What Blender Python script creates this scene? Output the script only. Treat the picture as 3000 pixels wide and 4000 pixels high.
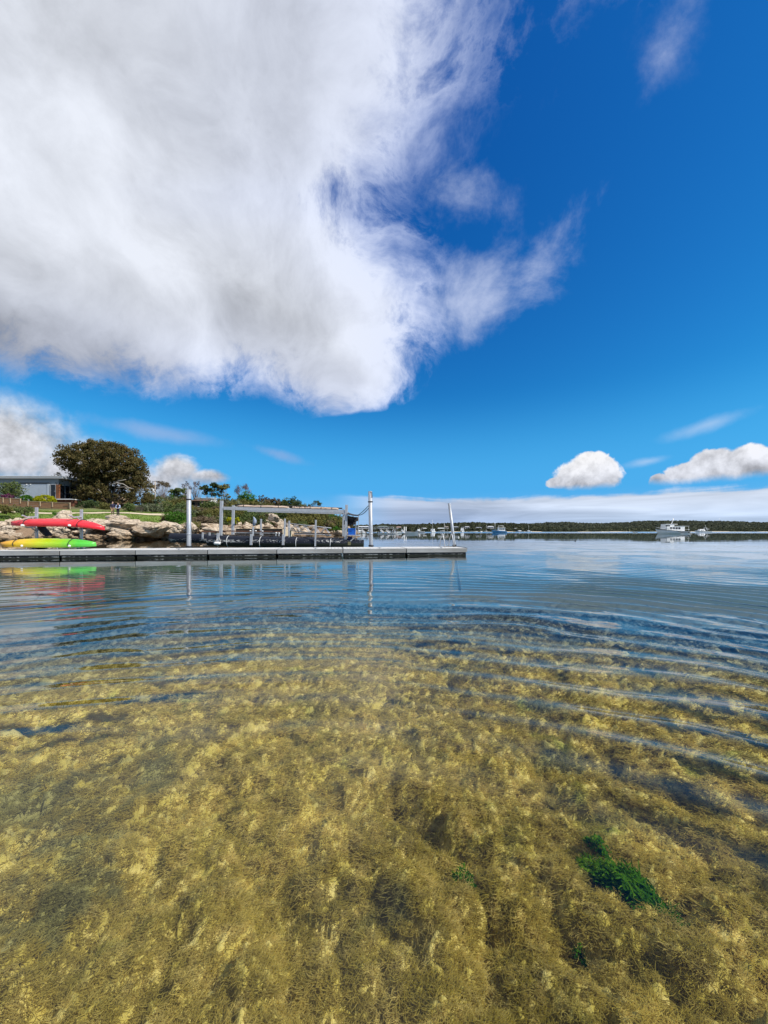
import bpy, bmesh, math, random
import numpy as np
from mathutils import Vector, Matrix, Euler

for o in list(bpy.data.objects):
    bpy.data.objects.remove(o, do_unlink=True)
SC = bpy.context.scene
COL = SC.collection
R = math.radians

# ------------------------------------------------------------------ camera
CAM_H = 1.15          # metres above the water
FPX = 1502.0          # focal length in pixels of the 3000 x 4000 photograph
HOR = 2074.0          # horizon row in the photograph
cam_d = bpy.data.cameras.new('camera')
cam = bpy.data.objects.new('camera', cam_d)
COL.objects.link(cam)
cam.location = (0, 0, CAM_H)
cam.rotation_euler = (R(90), 0, 0)
cam_d.sensor_fit = 'VERTICAL'
cam_d.sensor_height = 36.0
cam_d.lens = 36.0 * FPX / 4000.0
cam_d.shift_y = (HOR - 2000.0) / 4000.0
cam_d.clip_start = 0.05
cam_d.clip_end = 20000
SC.camera = cam

def P(px, py, D):
    """world point at depth D metres in front of the camera spot, seen at (px, py) of the photograph"""
    return Vector(((px - 1500.0) / FPX * D, D, CAM_H - (py - HOR) / FPX * D))

def PX(px, D):
    return (px - 1500.0) / FPX * D

# ------------------------------------------------------------------ light
SUN_EL, SUN_AZ = 44.0, 112.0     # azimuth clockwise from the view direction (+Y): from the right, a little behind
sd = Vector((math.cos(R(SUN_EL)) * math.sin(R(SUN_AZ)), math.cos(R(SUN_EL)) * math.cos(R(SUN_AZ)), math.sin(R(SUN_EL))))
sun_d = bpy.data.lights.new('sun', 'SUN')
sun_d.energy = 4.6
sun_d.angle = R(0.53)
sun_d.color = (1.0, 0.94, 0.85)
sun = bpy.data.objects.new('sun', sun_d)
COL.objects.link(sun)
sun.location = (30, -20, 60)
sun.rotation_euler = sd.to_track_quat('Z', 'Y').to_euler()

VS = SC.view_settings
VS.view_transform = 'Standard'
VS.look = 'None'
VS.exposure = 0.35
VS.gamma = 1.0
VS.use_curve_mapping = False
SC.render.engine = 'CYCLES'
CY = SC.cycles
CY.max_bounces = 6
CY.diffuse_bounces = 2
CY.glossy_bounces = 3
CY.transmission_bounces = 4
CY.transparent_max_bounces = 12
CY.caustics_reflective = False
CY.caustics_refractive = False
CY.sample_clamp_indirect = 6.0
CY.use_denoising = True
CY.use_adaptive_sampling = True
CY.adaptive_threshold = 0.02
CY.adaptive_min_samples = 16
try:
    CY.denoiser = 'OPENIMAGEDENOISE'
    CY.denoising_prefilter = 'ACCURATE'
    CY.denoising_input_passes = 'RGB_ALBEDO_NORMAL'
except Exception:
    pass

# ------------------------------------------------------------------ node maths helper
class G:
    """small expression layer over a node tree"""
    def __init__(self, tree):
        self.t = tree
        self.n = tree.nodes
        self.l = tree.links
    def _put(self, sock, v):
        if isinstance(v, X):
            self.l.new(v.s, sock)
        elif isinstance(v, bpy.types.NodeSocket):
            self.l.new(v, sock)
        elif v is not None:
            if isinstance(v, (tuple, list)) and len(v) == 3 and sock.type == 'RGBA':
                v = (*v, 1.0)
            sock.default_value = v
    def node(self, kind, ins=None, out=0, **props):
        nd = self.n.new(kind)
        for k, v in props.items():
            setattr(nd, k, v)
        for k, v in (ins or {}).items():
            self._put(nd.inputs[k], v)
        return X(self, nd.outputs[out])
    def math(self, op, a, b=None, c=None, clamp=False):
        nd = self.n.new('ShaderNodeMath')
        nd.operation = op
        nd.use_clamp = clamp
        for i, v in enumerate((a, b, c)):
            if v is not None:
                self._put(nd.inputs[i], v)
        return X(self, nd.outputs[0])
    def vmath(self, op, a, b=None, scale=None, out=0):
        nd = self.n.new('ShaderNodeVectorMath')
        nd.operation = op
        self._put(nd.inputs[0], a)
        if b is not None:
            self._put(nd.inputs[1], b)
        if scale is not None:
            self._put(nd.inputs['Scale'], scale)
        return X(self, nd.outputs[out])
    def sstep(self, x, lo, hi, a=0.0, b=1.0, kind='SMOOTHSTEP'):
        nd = self.n.new('ShaderNodeMapRange')
        nd.interpolation_type = kind
        nd.clamp = True
        for i, v in enumerate((x, lo, hi, a, b)):
            self._put(nd.inputs[i], v)
        return X(self, nd.outputs[0])
    def lin(self, x, lo, hi, a=0.0, b=1.0):
        return self.sstep(x, lo, hi, a, b, 'LINEAR')
    def noise(self, vec, scale=1.0, detail=4.0, rough=0.5, lac=2.0, dist=0.0, dim='3D', w=None, out=0):
        nd = self.n.new('ShaderNodeTexNoise')
        nd.noise_dimensions = dim
        if vec is not None:
            self._put(nd.inputs['Vector'], vec)
        if w is not None:
            self._put(nd.inputs['W'], w)
        for k, v in (('Scale', scale), ('Detail', detail), ('Roughness', rough), ('Lacunarity', lac), ('Distortion', dist)):
            self._put(nd.inputs[k], v)
        return X(self, nd.outputs[out])
    def vor(self, vec, scale=1.0, feature='F1', rand=1.0, smooth=None, out=0, detail=0.0, rough=0.5):
        nd = self.n.new('ShaderNodeTexVoronoi')
        nd.feature = feature
        self._put(nd.inputs['Vector'], vec)
        self._put(nd.inputs['Scale'], scale)
        self._put(nd.inputs['Randomness'], rand)
        if 'Detail' in nd.inputs:
            nd.inputs['Detail'].default_value = detail
            nd.inputs['Roughness'].default_value = rough
        if smooth is not None and 'Smoothness' in nd.inputs:
            nd.inputs['Smoothness'].default_value = smooth
        return X(self, nd.outputs[out])
    def xyz(self, x, y, z=0.0):
        return self.node('ShaderNodeCombineXYZ', {0: x, 1: y, 2: z})
    def sep(self, v):
        nd = self.n.new('ShaderNodeSeparateXYZ')
        self._put(nd.inputs[0], v)
        return [X(self, nd.outputs[i]) for i in range(3)]
    def mix(self, f, a, b):
        nd = self.n.new('ShaderNodeMix')
        nd.data_type = 'RGBA'
        nd.clamp_factor = True
        self._put(nd.inputs[0], f)
        self._put(nd.inputs[6], a)
        self._put(nd.inputs[7], b)
        return X(self, nd.outputs[2])
    def ramp(self, f, stops, interp='LINEAR'):
        nd = self.n.new('ShaderNodeValToRGB')
        cr = nd.color_ramp
        cr.interpolation = interp
        while len(cr.elements) > 1:
            cr.elements.remove(cr.elements[-1])
        cr.elements[0].position = stops[0][0]
        c = stops[0][1]
        cr.elements[0].color = (*c, 1) if len(c) == 3 else c
        for p, c in stops[1:]:
            e = cr.elements.new(p)
            e.color = (*c, 1) if len(c) == 3 else c
        self._put(nd.inputs[0], f)
        return X(self, nd.outputs[0])
    def max(self, a, b): return self.math('MAXIMUM', a, b)
    def min(self, a, b): return self.math('MINIMUM', a, b)

class X:
    def __init__(self, g, s):
        self.g = g
        self.s = s
    def __add__(self, o): return self.g.math('ADD', self, o)
    __radd__ = __add__
    def __sub__(self, o): return self.g.math('SUBTRACT', self, o)
    def __rsub__(self, o): return self.g.math('SUBTRACT', o, self)
    def __mul__(self, o): return self.g.math('MULTIPLY', self, o)
    __rmul__ = __mul__
    def __truediv__(self, o): return self.g.math('DIVIDE', self, o)
    def __rtruediv__(self, o): return self.g.math('DIVIDE', o, self)
    def __pow__(self, o): return self.g.math('POWER', self, o)

# ------------------------------------------------------------------ world: clear Nishita sky with cloud layers above and around
def build_world():
    w = bpy.data.worlds.new('World')
    SC.world = w
    w.use_nodes = True
    g = G(w.node_tree)
    g.n.clear()
    STR = 0.10 * 2 ** VS.exposure      # cloud and sky colours below are given as they look in the picture
    sky = g.n.new('ShaderNodeTexSky')
    sky.sky_type = 'NISHITA'
    sky.sun_disc = False
    sky.sun_elevation = R(SUN_EL)
    sky.sun_rotation = R(SUN_AZ)
    sky.altitude = 0
    sky.air_density = 1.0
    sky.dust_density = 0.25
    sky.ozone_density = 3.0
    base = X(g, sky.outputs[0])
    sr = g.n.new('ShaderNodeSeparateColor')
    g._put(sr.inputs[0], base)
    cr = X(g, sr.outputs[0]); cg = X(g, sr.outputs[1]); cb = X(g, sr.outputs[2])
    # a saturated camera rendering of the same sky: per channel gain and gamma
    comb = g.n.new('ShaderNodeCombineColor')
    g._put(comb.inputs[0], (cr * 0.10) ** 1.9 * SKY_GAIN[0] / STR)
    g._put(comb.inputs[1], (cg * 0.10) ** 1.35 * SKY_GAIN[1] / STR)
    g._put(comb.inputs[2], (cb * 0.10) ** 0.9 * SKY_GAIN[2] / STR)
    skyc = X(g, comb.outputs[0])

    tc = g.n.new('ShaderNodeTexCoord')
    d = g.vmath('NORMALIZE', X(g, tc.outputs['Generated']))
    x, y, z = g.sep(d)
    zc = g.max(z, 0.0)
    az = g.math('ARCTAN2', x, y) * (180 / math.pi)
    el = g.math('ARCSINE', z) * (180 / math.pi)
    hz = g.max(zc, 0.05)
    qx, qy = x / hz, y / hz
    q = g.xyz(qx, qy, 0.0)
    hi = zc + 1.0                  # angle-true chart of the sky dome for the clouds' texture
    qt = g.vmath('SCALE', g.xyz(x / hi, y / hi, 0.0), scale=2.3)

    def c(v):            # display-linear colour in sky units
        return tuple(k / STR for k in v)
    cur = skyc

    def pxdeg(px, py):
        u = (px - 1500) / FPX; v = (HOR - py) / FPX
        a = math.atan(u)
        return math.degrees(a), math.degrees(math.atan(v * math.cos(a)))

    def blob(px, py, wx, wy, rot=0.0):
        """soft ellipse: 1 at the middle, 0 at the rim, negative beyond; sizes in photo pixels at that place"""
        a0, e0 = pxdeg(px, py)
        a1, _ = pxdeg(px + wx, py); _, e1 = pxdeg(px, py - wy)
        sa = abs(a1 - a0); se = abs(e1 - e0)
        dx = (az - a0) / sa; dy = (el - e0) / se
        if rot:
            cs, sn = math.cos(R(rot)), math.sin(R(rot))
            dx, dy = ((az - a0) * cs + (el - e0) * sn) / sa, ((el - e0) * cs - (az - a0) * sn) / se
        return 1.0 - g.math('SQRT', dx * dx + dy * dy)

    # haze where the clear sky meets the horizon
    cur = g.mix(g.sstep(el, 20.0, 3.0) * 0.9, cur, c((0.075, 0.40, 0.86)))
    cur = g.mix(g.sstep(el, 6.0, -1.0) * 0.85, cur, c((0.34, 0.60, 0.88)))
    # ---- thin wisps
    nw = g.noise(qt, 2.7, 8, 0.62, 2.1, 0.2, dim='2D')
    nw2 = g.noise(g.vmath('ADD', qt, (7.3, 2.1, 0.0)), 1.1, 2, 0.5, dim='2D')
    wisp_zone = g.max(g.max(blob(1830, 780, 300, 330), blob(2230, 860, 330, 210, 25) * 0.62), blob(1800, 1130, 400, 400, 10) * 1.1)
    wisp_zone = g.max(wisp_zone, g.max(blob(2430, 620, 380, 200, 45) * 0.24, blob(2600, 200, 420, 260, 35) * 0.34))
    wisp_zone = g.max(wisp_zone, blob(2080, 1080, 420, 260, 30) * 0.7)
    far_w = g.sstep(nw2, 0.60, 0.80) * 0.30                       # the same thin wisps elsewhere in the sky
    wz = g.max(g.sstep(wisp_zone, -0.35, 1.0), far_w)
    wa = g.sstep(nw + wz * 0.46, 0.66, 1.16) * g.sstep(wz, 0.0, 0.6) * 0.86
    cur = g.mix(wa, cur, c((0.60, 0.68, 0.90)))
    # streaks low on the right
    st = g.max(blob(2760, 1660, 270, 40, 14), blob(2530, 1802, 110, 22, 8))
    sa_ = g.sstep(st + (nw - 0.5) * 1.5, 0.0, 1.3) * 0.6
    cur = g.mix(sa_, cur, c((0.55, 0.70, 0.92)))

    # ---- the big cloud bank: covers the sky on the left and overhead on the left
    warp = g.vmath('SCALE', g.vmath('SUBTRACT', g.noise(qt, 2.2, 2, 0.5, dim='2D', out=1), (0.5, 0.5, 0.5)), scale=0.22)
    qw = g.vmath('ADD', qt, warp)
    n1 = g.noise(qw, 1.5, 9, 0.60, 2.05, 0.0, dim='2D')
    n2 = g.noise(g.vmath('ADD', qw, (3.1, 5.7, 0.0)), 4.6, 7, 0.66, 2.0, 0.0, dim='2D')
    n3 = g.noise(g.vmath('ADD', qt, (11.1, -2.7, 0.0)), 0.8, 2, 0.5, dim='2D')
    xb = g.node('ShaderNodeFloatCurve', {1: g.lin(qy, -1.0, 4.0)})
    fc = xb.s.node
    cm = fc.mapping.curves[0]
    # right-hand boundary x of the bank as a function of its distance y ahead (both per unit of cloud height)
    pts = [(-1.0, 0.12), (0.3, 0.30), (0.72, 0.33), (0.90, 0.30), (1.05, 0.21), (1.17, 0.08), (1.30, 0.22), (1.70, 0.36), (2.2, 0.34), (2.6, 0.27), (3.0, 0.04), (3.35, -0.7), (4.0, -2.4)]
    while len(cm.points) > 2:
        cm.points.remove(cm.points[-1])
    fx = lambda v: ((v[0] + 1.0) / 5.0, (v[1] + 3.0) / 4.0)
    cm.points[0].location = fx(pts[0]); cm.points[1].location = fx(pts[-1])
    for p_ in pts[1:-1]:
        cm.points.new(*fx(p_))
    fc.mapping.update()
    xbv = xb * 4.0 - 3.0
    S = xbv - qx
    S2 = g.min((2.95 + qx * 0.30) - qy, 2.2)     # the far rim comes nearer to the left
    S = g.min(S, S2 * 0.6 + 0.16)
    amp = g.sstep(qy, 0.9, 2.6, 0.75, 1.25)
    bil = 0.62 - g.math('ABSOLUTE', n2 * 2.0 - 1.0) * 2.2     # heaped lobes
    Sn = S + (n1 - 0.5) * amp + (n2 - 0.5) * 0.30 + bil * 0.20
    a_big = g.sstep(Sn, -0.06, 0.50)
    a_big = a_big * g.sstep(el, 9.0, 14.0)
    thick = g.sstep(S + (n1 - 0.5) * 0.5, 0.05, 1.0)
    nl = g.noise(g.vmath('ADD', qw, (0.10, -0.05, 0.0)), 1.5, 4, 0.5, 2.05, 0.0, dim='2D')
    rel = (n1 - nl)                               # the same noise a little towards the sun
    dark = g.sstep(blob(-50, 1330, 1100, 260, -3), -0.1, 1.0) * 1.0 + g.sstep(blob(1050, 1230, 700, 220, 10), 0.0, 1.0) * 0.30
    dark = dark + (n3 - 0.5) * 0.55 * thick + g.sstep(blob(1450, 200, 500, 450), 0.0, 1.0) * 0.25
    lum = 0.73 + rel * 0.85 - dark * 0.36 + (n2 - 0.5) * 0.08 + bil * 0.07
    lum = lum + g.sstep(blob(1520, 1000, 330, 330), 0.0, 0.9) * 0.15 + g.sstep(blob(1450, 1320, 300, 200), 0.0, 0.9) * 0.10
    lum = g.math('MINIMUM', g.math('MAXIMUM', lum, 0.2), 0.90)
    tint = g.mix(a_big * 0.6 + thick * 0.4, (0.74, 0.86, 1.24), (0.925, 0.97, 1.07))
    big_c = g.vmath('SCALE', tint, scale=lum / STR)
    cur = g.mix(a_big, cur, big_c)

    # ---- heaped clouds near the horizon
    b1 = g.noise(d, 14.0, 6, 0.6, 2.1, 0.25)
    bf = g.noise(d, 42.0, 2, 0.5, 2.1, 0.0)
    puff = (b1 - 0.5) * 1.2 + (0.5 - g.math('ABSOLUTE', bf * 2.0 - 1.0)) * 0.45 - 0.1
    bl = g.noise(g.vmath('ADD', d, (0.012, -0.004, 0.022)), 14.0, 4, 0.6, 2.1, 0.25)
    relc = b1 - bl
    def heap(bs, edge=0.16, top=0.93, low=0.50, base_py=None, top_py=None, amt=0.55, flatten=0.9):
        nonlocal cur
        m = bs[0]
        for b_ in bs[1:]:
            m = g.max(m, b_)
        a = g.sstep(m + puff * amt, 0.12, 0.12 + edge)
        _, eb = pxdeg(1500, base_py); _, et = pxdeg(1500, top_py)
        flat = g.sstep(el + (b1 - 0.5) * 1.6, eb - 0.25, eb + flatten)
        a = a * flat
        up = g.sstep(el + (b1 - 0.5) * 3.0, eb, et)
        l = up * (top - low) + low + relc * 1.15 + (bf - 0.5) * 0.22
        l = g.math('MINIMUM', l, 0.95)
        col = g.vmath('SCALE', g.mix(up, (0.92, 0.96, 1.08), (1.0, 1.0, 1.02)), scale=l / STR)
        cur = g.mix(a, cur, col)
    # left, behind the tree
    heap([blob(-20, 1740, 480, 290), blob(330, 1850, 330, 200), blob(560, 1900, 330, 110)], 0.6, 0.80, 0.58, 2020, 1520, 0.3, 5.0)
    heap([blob(700, 1840, 120, 90), blob(800, 1865, 120, 45)], 0.5, 0.72, 0.50, 1930, 1770, 0.5, 2.0)
    # small grey scud left of the middle
    sc2 = blob(1090, 1775, 150, 30, -14)
    cur = g.mix(g.sstep(sc2 + (nw - 0.5) * 1.6, 0.05, 1.0) * 0.55, cur, c((0.30, 0.44, 0.74)))
    sc3 = blob(620, 1690, 300, 45, -5)
    cur = g.mix(g.sstep(sc3 + (nw - 0.5) * 1.2, 0.0, 1.0) * 0.5, cur, c((0.40, 0.50, 0.76)))
    # long stratus band along the horizon, all round
    nb = g.noise(g.xyz(az * 0.055, el * 0.55, 1.0), 1.0, 6, 0.55, 2.0, 0.4, dim='2D')
    fade_l = g.sstep(az, -9.0, 3.0)
    fade_l = g.max(fade_l, g.sstep(az, -60.0, -100.0))
    a_st = g.sstep(5.0 - el + (nb - 0.5) * 2.4 + (b1 - 0.5) * 1.2, -0.25, 0.55) * fade_l
    ebl = g.sstep(el + (nb - 0.5) * 2.2, 0.4, 4.9)
    side = g.sstep(az, 4.0, 34.0)
    cst = g.mix(ebl, g.mix(side, (0.30, 0.42, 0.66), (0.46, 0.59, 0.80)), g.mix(side, (0.54, 0.63, 0.80), (0.66, 0.74, 0.88)))
    cst = g.vmath('SCALE', cst, scale=(1.03 + (nb - 0.5) * 0.9) / STR)
    cur = g.mix(a_st, cur, cst)
    # right: two heaps over the band
    heap([blob(2300, 1862, 165, 88), blob(2320, 1822, 115, 66), blob(2205, 1885, 90, 30)], 0.16, 0.98, 0.60, 1930, 1800, 0.48)
    heap([blob(2860, 1850, 240, 105), blob(2720, 1860, 170, 75), blob(2790, 1805, 130, 70), blob(2930, 1800, 130, 80), blob(3080, 1830, 240, 100), blob(2575, 1885, 55, 42)], 0.16, 0.98, 0.58, 1926, 1770, 0.48)
    # more heaps of the same kind round the rest of the horizon
    outside = g.max(g.sstep(az, 47.0, 54.0), g.sstep(az, -47.0, -54.0))
    rest = (1.0 - g.math('ABSOLUTE', (el - 7.5) / 5.5)) * 0.8 - (1.0 - outside) * 3.0 - 0.25 + (nw2 - 0.5) * 1.5
    heap([rest], 0.16, 0.92, 0.55, 1915, 1760, 0.45)

    bg = g.n.new('ShaderNodeBackground')
    g._put(bg.inputs[0], cur)
    bg.inputs[1].default_value = 0.10
    out = g.n.new('ShaderNodeOutputWorld')
    g.l.new(bg.outputs[0], out.inputs[0])
    w.cycles.sampling_method = 'MANUAL'
    w.cycles.sample_map_resolution = 512
SKY_GAIN = (0.62, 1.38, 1.26)
build_world()

# ================================================================== helpers
RNG = random.Random(11)
NPR = np.random.default_rng(5)

def tag(o, label=None, cat=None, group=None, kind=None):
    if label: o['label'] = label
    if cat: o['category'] = cat
    if group: o['group'] = group
    if kind: o['kind'] = kind
    return o

def empty(name, loc=(0, 0, 0), rz=0.0):
    o = bpy.data.objects.new(name, None)
    o.empty_display_size = 0.3
    COL.objects.link(o)
    o.location = loc
    o.rotation_euler = (0, 0, rz)
    return o

def link(name, me, parent=None, mat=None):
    o = bpy.data.objects.new(name, me)
    COL.objects.link(o)
    if mat is not None and not me.materials:
        me.materials.append(mat)
    if parent is not None:
        o.parent = parent
    return o

def copy_tree(o, parent=None):
    c = o.copy()
    COL.objects.link(c)
    c.parent = parent
    for ch in list(o.children):
        copy_tree(ch, c)
    return c

class MB:
    """collects boxes, bars, tubes, lofts into one mesh"""
    def __init__(self):
        self.v = []
        self.f = []
        self.sm = []
    def add(self, vs, fs, smooth=False):
        o = len(self.v)
        self.v.extend([tuple(p) for p in vs])
        self.f.extend([tuple(i + o for i in f) for f in fs])
        self.sm.extend([smooth] * len(fs))
        return self
    def box(self, c, s, rot=None, taper=1.0):
        hx, hy, hz = s[0] / 2, s[1] / 2, s[2] / 2
        vs = [Vector((sx * hx * (taper if sz > 0 else 1), sy * hy * (taper if sz > 0 else 1), sz * hz)) for sz in (-1, 1) for sy in (-1, 1) for sx in (-1, 1)]
        if rot is not None:
            m = Euler(rot).to_matrix()
            vs = [m @ p for p in vs]
        vs = [p + Vector(c) for p in vs]
        return self.add(vs, [(0, 2, 3, 1), (4, 5, 7, 6), (0, 1, 5, 4), (2, 6, 7, 3), (0, 4, 6, 2), (1, 3, 7, 5)])
    def bar(self, a, b, w, h=None, up=(0, 0, 1)):
        """rectangular bar from a to b"""
        a, b = Vector(a), Vector(b)
        h = h or w
        d = (b - a).normalized()
        u = Vector(up)
        if abs(d.dot(u)) > 0.95:
            u = Vector((0, 1, 0))
        s = d.cross(u).normalized()
        u = s.cross(d).normalized()
        vs = []
        for p in (a, b):
            for i, j in ((-1, -1), (1, -1), (1, 1), (-1, 1)):
                vs.append(p + s * (i * w / 2) + u * (j * h / 2))
        return self.add(vs, [(0, 1, 2, 3), (7, 6, 5, 4), (0, 4, 5, 1), (1, 5, 6, 2), (2, 6, 7, 3), (3, 7, 4, 0)])
    def tube(self, pts, rad, n=8, caps=True, smooth=True):
        pts = [Vector(p) for p in pts]
        if not isinstance(rad, (list, tuple)):
            rad = [rad] * len(pts)
        vs, fs = [], []
        ref = None
        for i, p in enumerate(pts):
            if i == 0: d = pts[1] - p
            elif i == len(pts) - 1: d = p - pts[i - 1]
            else: d = pts[i + 1] - pts[i - 1]
            d = d.normalized() if d.length > 1e-9 else Vector((0, 0, 1))
            if ref is None:
                ref = Vector((0, 0, 1)) if abs(d.z) < 0.9 else Vector((1, 0, 0))
            s = d.cross(ref)
            s = s.normalized() if s.length > 1e-6 else Vector((1, 0, 0))
            u = s.cross(d).normalized()
            ref = u
            for k in range(n):
                t = 2 * math.pi * k / n
                vs.append(p + (s * math.cos(t) + u * math.sin(t)) * rad[i])
        for i in range(len(pts) - 1):
            for k in range(n):
                a0 = i * n + k; a1 = i * n + (k + 1) % n
                fs.append((a0, a1, a1 + n, a0 + n))
        self.add(vs, fs, smooth)
        if caps:
            o = len(self.v) - len(vs)
            self.f.append(tuple(o + k for k in reversed(range(n)))); self.sm.append(False)
            e = o + (len(pts) - 1) * n
            self.f.append(tuple(e + k for k in range(n))); self.sm.append(False)
        return self
    def loft(self, rings, closed=True, caps=True, smooth=True):
        n = len(rings[0])
        vs = [p for r in rings for p in r]
        fs = []
        for i in range(len(rings) - 1):
            for k in range(n if closed else n - 1):
                a0 = i * n + k; a1 = i * n + (k + 1) % n
                fs.append((a0, a1, a1 + n, a0 + n))
        self.add(vs, fs, smooth)
        if caps:
            o = len(self.v) - len(vs)
            self.f.append(tuple(o + k for k in reversed(range(n)))); self.sm.append(False)
            e = o + (len(rings) - 1) * n
            self.f.append(tuple(e + k for k in range(n))); self.sm.append(False)
        return self
    def lathe(self, prof, c=(0, 0, 0), n=16, smooth=True):
        rings = [[Vector((c[0] + r * math.cos(2 * math.pi * k / n), c[1] + r * math.sin(2 * math.pi * k / n), c[2] + z)) for k in range(n)] for r, z in prof]
        return self.loft(rings, True, True, smooth)
    def ball(self, c, r, n=8, m=6):
        rx, ry, rz = (r, r, r) if not isinstance(r, (tuple, list)) else r
        rings = []
        for i in range(m + 1):
            t = math.pi * (0.02 + 0.96 * i / m)
            rings.append([Vector((c[0] + rx * math.sin(t) * math.cos(2 * math.pi * k / n), c[1] + ry * math.sin(t) * math.sin(2 * math.pi * k / n), c[2] - rz * math.cos(t))) for k in range(n)])
        return self.loft(rings)
    def mesh(self, name):
        me = bpy.data.meshes.new(name)
        me.from_pydata([tuple(p) for p in self.v], [], self.f)
        me.polygons.foreach_set('use_smooth', self.sm)
        me.update()
        return me
    def build(self, name, mat, parent=None, bevel=0.0):
        me = self.mesh(name)
        me.materials.append(mat)
        bm = bmesh.new(); bm.from_mesh(me)
        bmesh.ops.recalc_face_normals(bm, faces=bm.faces)
        bm.to_mesh(me); bm.free()
        o = bpy.data.objects.new(name, me)
        COL.objects.link(o)
        if parent is not None:
            o.parent = parent
        if bevel:
            b = o.modifiers.new('bevel', 'BEVEL'); b.width = bevel; b.segments = 2; b.limit_method = 'ANGLE'
        return o

def np_mesh(name, verts, faces, mat=None, smooth=True, parent=None, attrs=None):
    """fast mesh from numpy arrays; faces all quads or all tris"""
    me = bpy.data.meshes.new(name)
    nv, nf, k = len(verts), len(faces), faces.shape[1]
    me.vertices.add(nv); me.vertices.foreach_set('co', np.asarray(verts, np.float32).ravel())
    me.loops.add(nf * k); me.loops.foreach_set('vertex_index', np.asarray(faces, np.int32).ravel())
    me.polygons.add(nf)
    me.polygons.foreach_set('loop_start', np.arange(0, nf * k, k, dtype=np.int32))
    try:
        me.polygons.foreach_set('loop_total', np.full(nf, k, np.int32))
    except Exception:
        pass
    me.polygons.foreach_set('use_smooth', np.full(nf, smooth))
    for an, av in (attrs or {}).items():
        a = me.attributes.new(an, 'FLOAT', 'POINT'); a.data.foreach_set('value', np.asarray(av, np.float32))
    me.update(calc_edges=True)
    if mat: me.materials.append(mat)
    o = bpy.data.objects.new(name, me); COL.objects.link(o)
    if parent is not None: o.parent = parent
    return o

# ---- numpy noise
def _h(ix, iy, iz, seed):
    n = (ix.astype(np.int64) * 374761393 + iy.astype(np.int64) * 668265263 + iz.astype(np.int64) * 2147483647 + seed * 1274126177) & 0xffffffff
    n = ((n ^ (n >> 13)) * 1274126177) & 0xffffffff
    n = ((n ^ (n >> 16)) * 2246822519) & 0xffffffff
    return ((n ^ (n >> 15)) & 0xffffff) / float(0xffffff)
def vnoise(x, y, z=None, seed=0):
    x = np.asarray(x, float); y = np.asarray(y, float)
    z = np.zeros_like(x) if z is None else np.asarray(z, float)
    x0, y0, z0 = np.floor(x), np.floor(y), np.floor(z)
    fx, fy, fz = x - x0, y - y0, z - z0
    fx = fx * fx * fx * (fx * (fx * 6 - 15) + 10); fy = fy * fy * fy * (fy * (fy * 6 - 15) + 10); fz = fz * fz * fz * (fz * (fz * 6 - 15) + 10)
    r = 0
    for dz in (0, 1):
        wz = fz if dz else 1 - fz
        if dz and not np.any(fz): continue
        for dy in (0, 1):
            wy = fy if dy else 1 - fy
            for dx in (0, 1):
                wx = fx if dx else 1 - fx
                r = r + _h(x0 + dx, y0 + dy, z0 + dz, seed) * wx * wy * wz
    return r * 2 - 1
def fbm(x, y, z=None, oct=4, gain=0.5, lac=2.03, seed=0):
    a, s, t = 1.0, 0.0, 0.0
    for i in range(oct):
        f = lac ** i
        s = s + a * vnoise(x * f + 17.3 * i, y * f - 9.1 * i, None if z is None else z * f + 3.7 * i, seed + i)
        t += a; a *= gain
    return s / t
def worley(x, y, seed=0):
    x0, y0 = np.floor(x), np.floor(y)
    best = np.full(x.shape, 9.0); ident = np.zeros(x.shape)
    for dy in (-1, 0, 1):
        for dx in (-1, 0, 1):
            cx, cy = x0 + dx, y0 + dy
            zz = np.zeros_like(cx)
            jx = _h(cx, cy, zz, seed + 1); jy = _h(cx, cy, zz, seed + 2)
            d = np.hypot(cx + jx - x, cy + jy - y)
            m = d < best
            best = np.where(m, d, best); ident = np.where(m, _h(cx, cy, zz, seed + 3), ident)
    return best, ident
def ss(x, a, b):
    t = np.clip((np.asarray(x, float) - a) / (b - a), 0, 1)
    return t * t * (3 - 2 * t)

# ---- materials
MATS = {}
def new_mat(name):
    m = bpy.data.materials.new(name)
    m.use_nodes = True
    g = G(m.node_tree)
    g.n.clear()
    return m, g
def finish(g, shader, disp=None):
    out = g.n.new('ShaderNodeOutputMaterial')
    g.l.new(shader.s if isinstance(shader, X) else shader, out.inputs[0])
def pos(g):
    return g.node('ShaderNodeNewGeometry', out=0)
def objpos(g):
    return g.node('ShaderNodeTexCoord', out=3)
def orand(g):
    return g.node('ShaderNodeObjectInfo', out=5) if False else X(g, g.n.new('ShaderNodeObjectInfo').outputs['Random'])
def principled(g, col, rough=0.6, metal=0.0, normal=None, spec=0.5, **kw):
    nd = g.n.new('ShaderNodeBsdfPrincipled')
    g._put(nd.inputs['Base Color'], col)
    g._put(nd.inputs['Roughness'], rough)
    g._put(nd.inputs['Metallic'], metal)
    g._put(nd.inputs['Specular IOR Level'], spec)
    if normal is not None: g._put(nd.inputs['Normal'], normal)
    for k, v in kw.items(): g._put(nd.inputs[k], v)
    return X(g, nd.outputs[0])
def bump(g, h, dist=0.01, strength=1.0):
    nd = g.n.new('ShaderNodeBump')
    g._put(nd.inputs['Height'], h); nd.inputs['Distance'].default_value = dist; nd.inputs['Strength'].default_value = strength
    return X(g, nd.outputs['Normal'])
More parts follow.
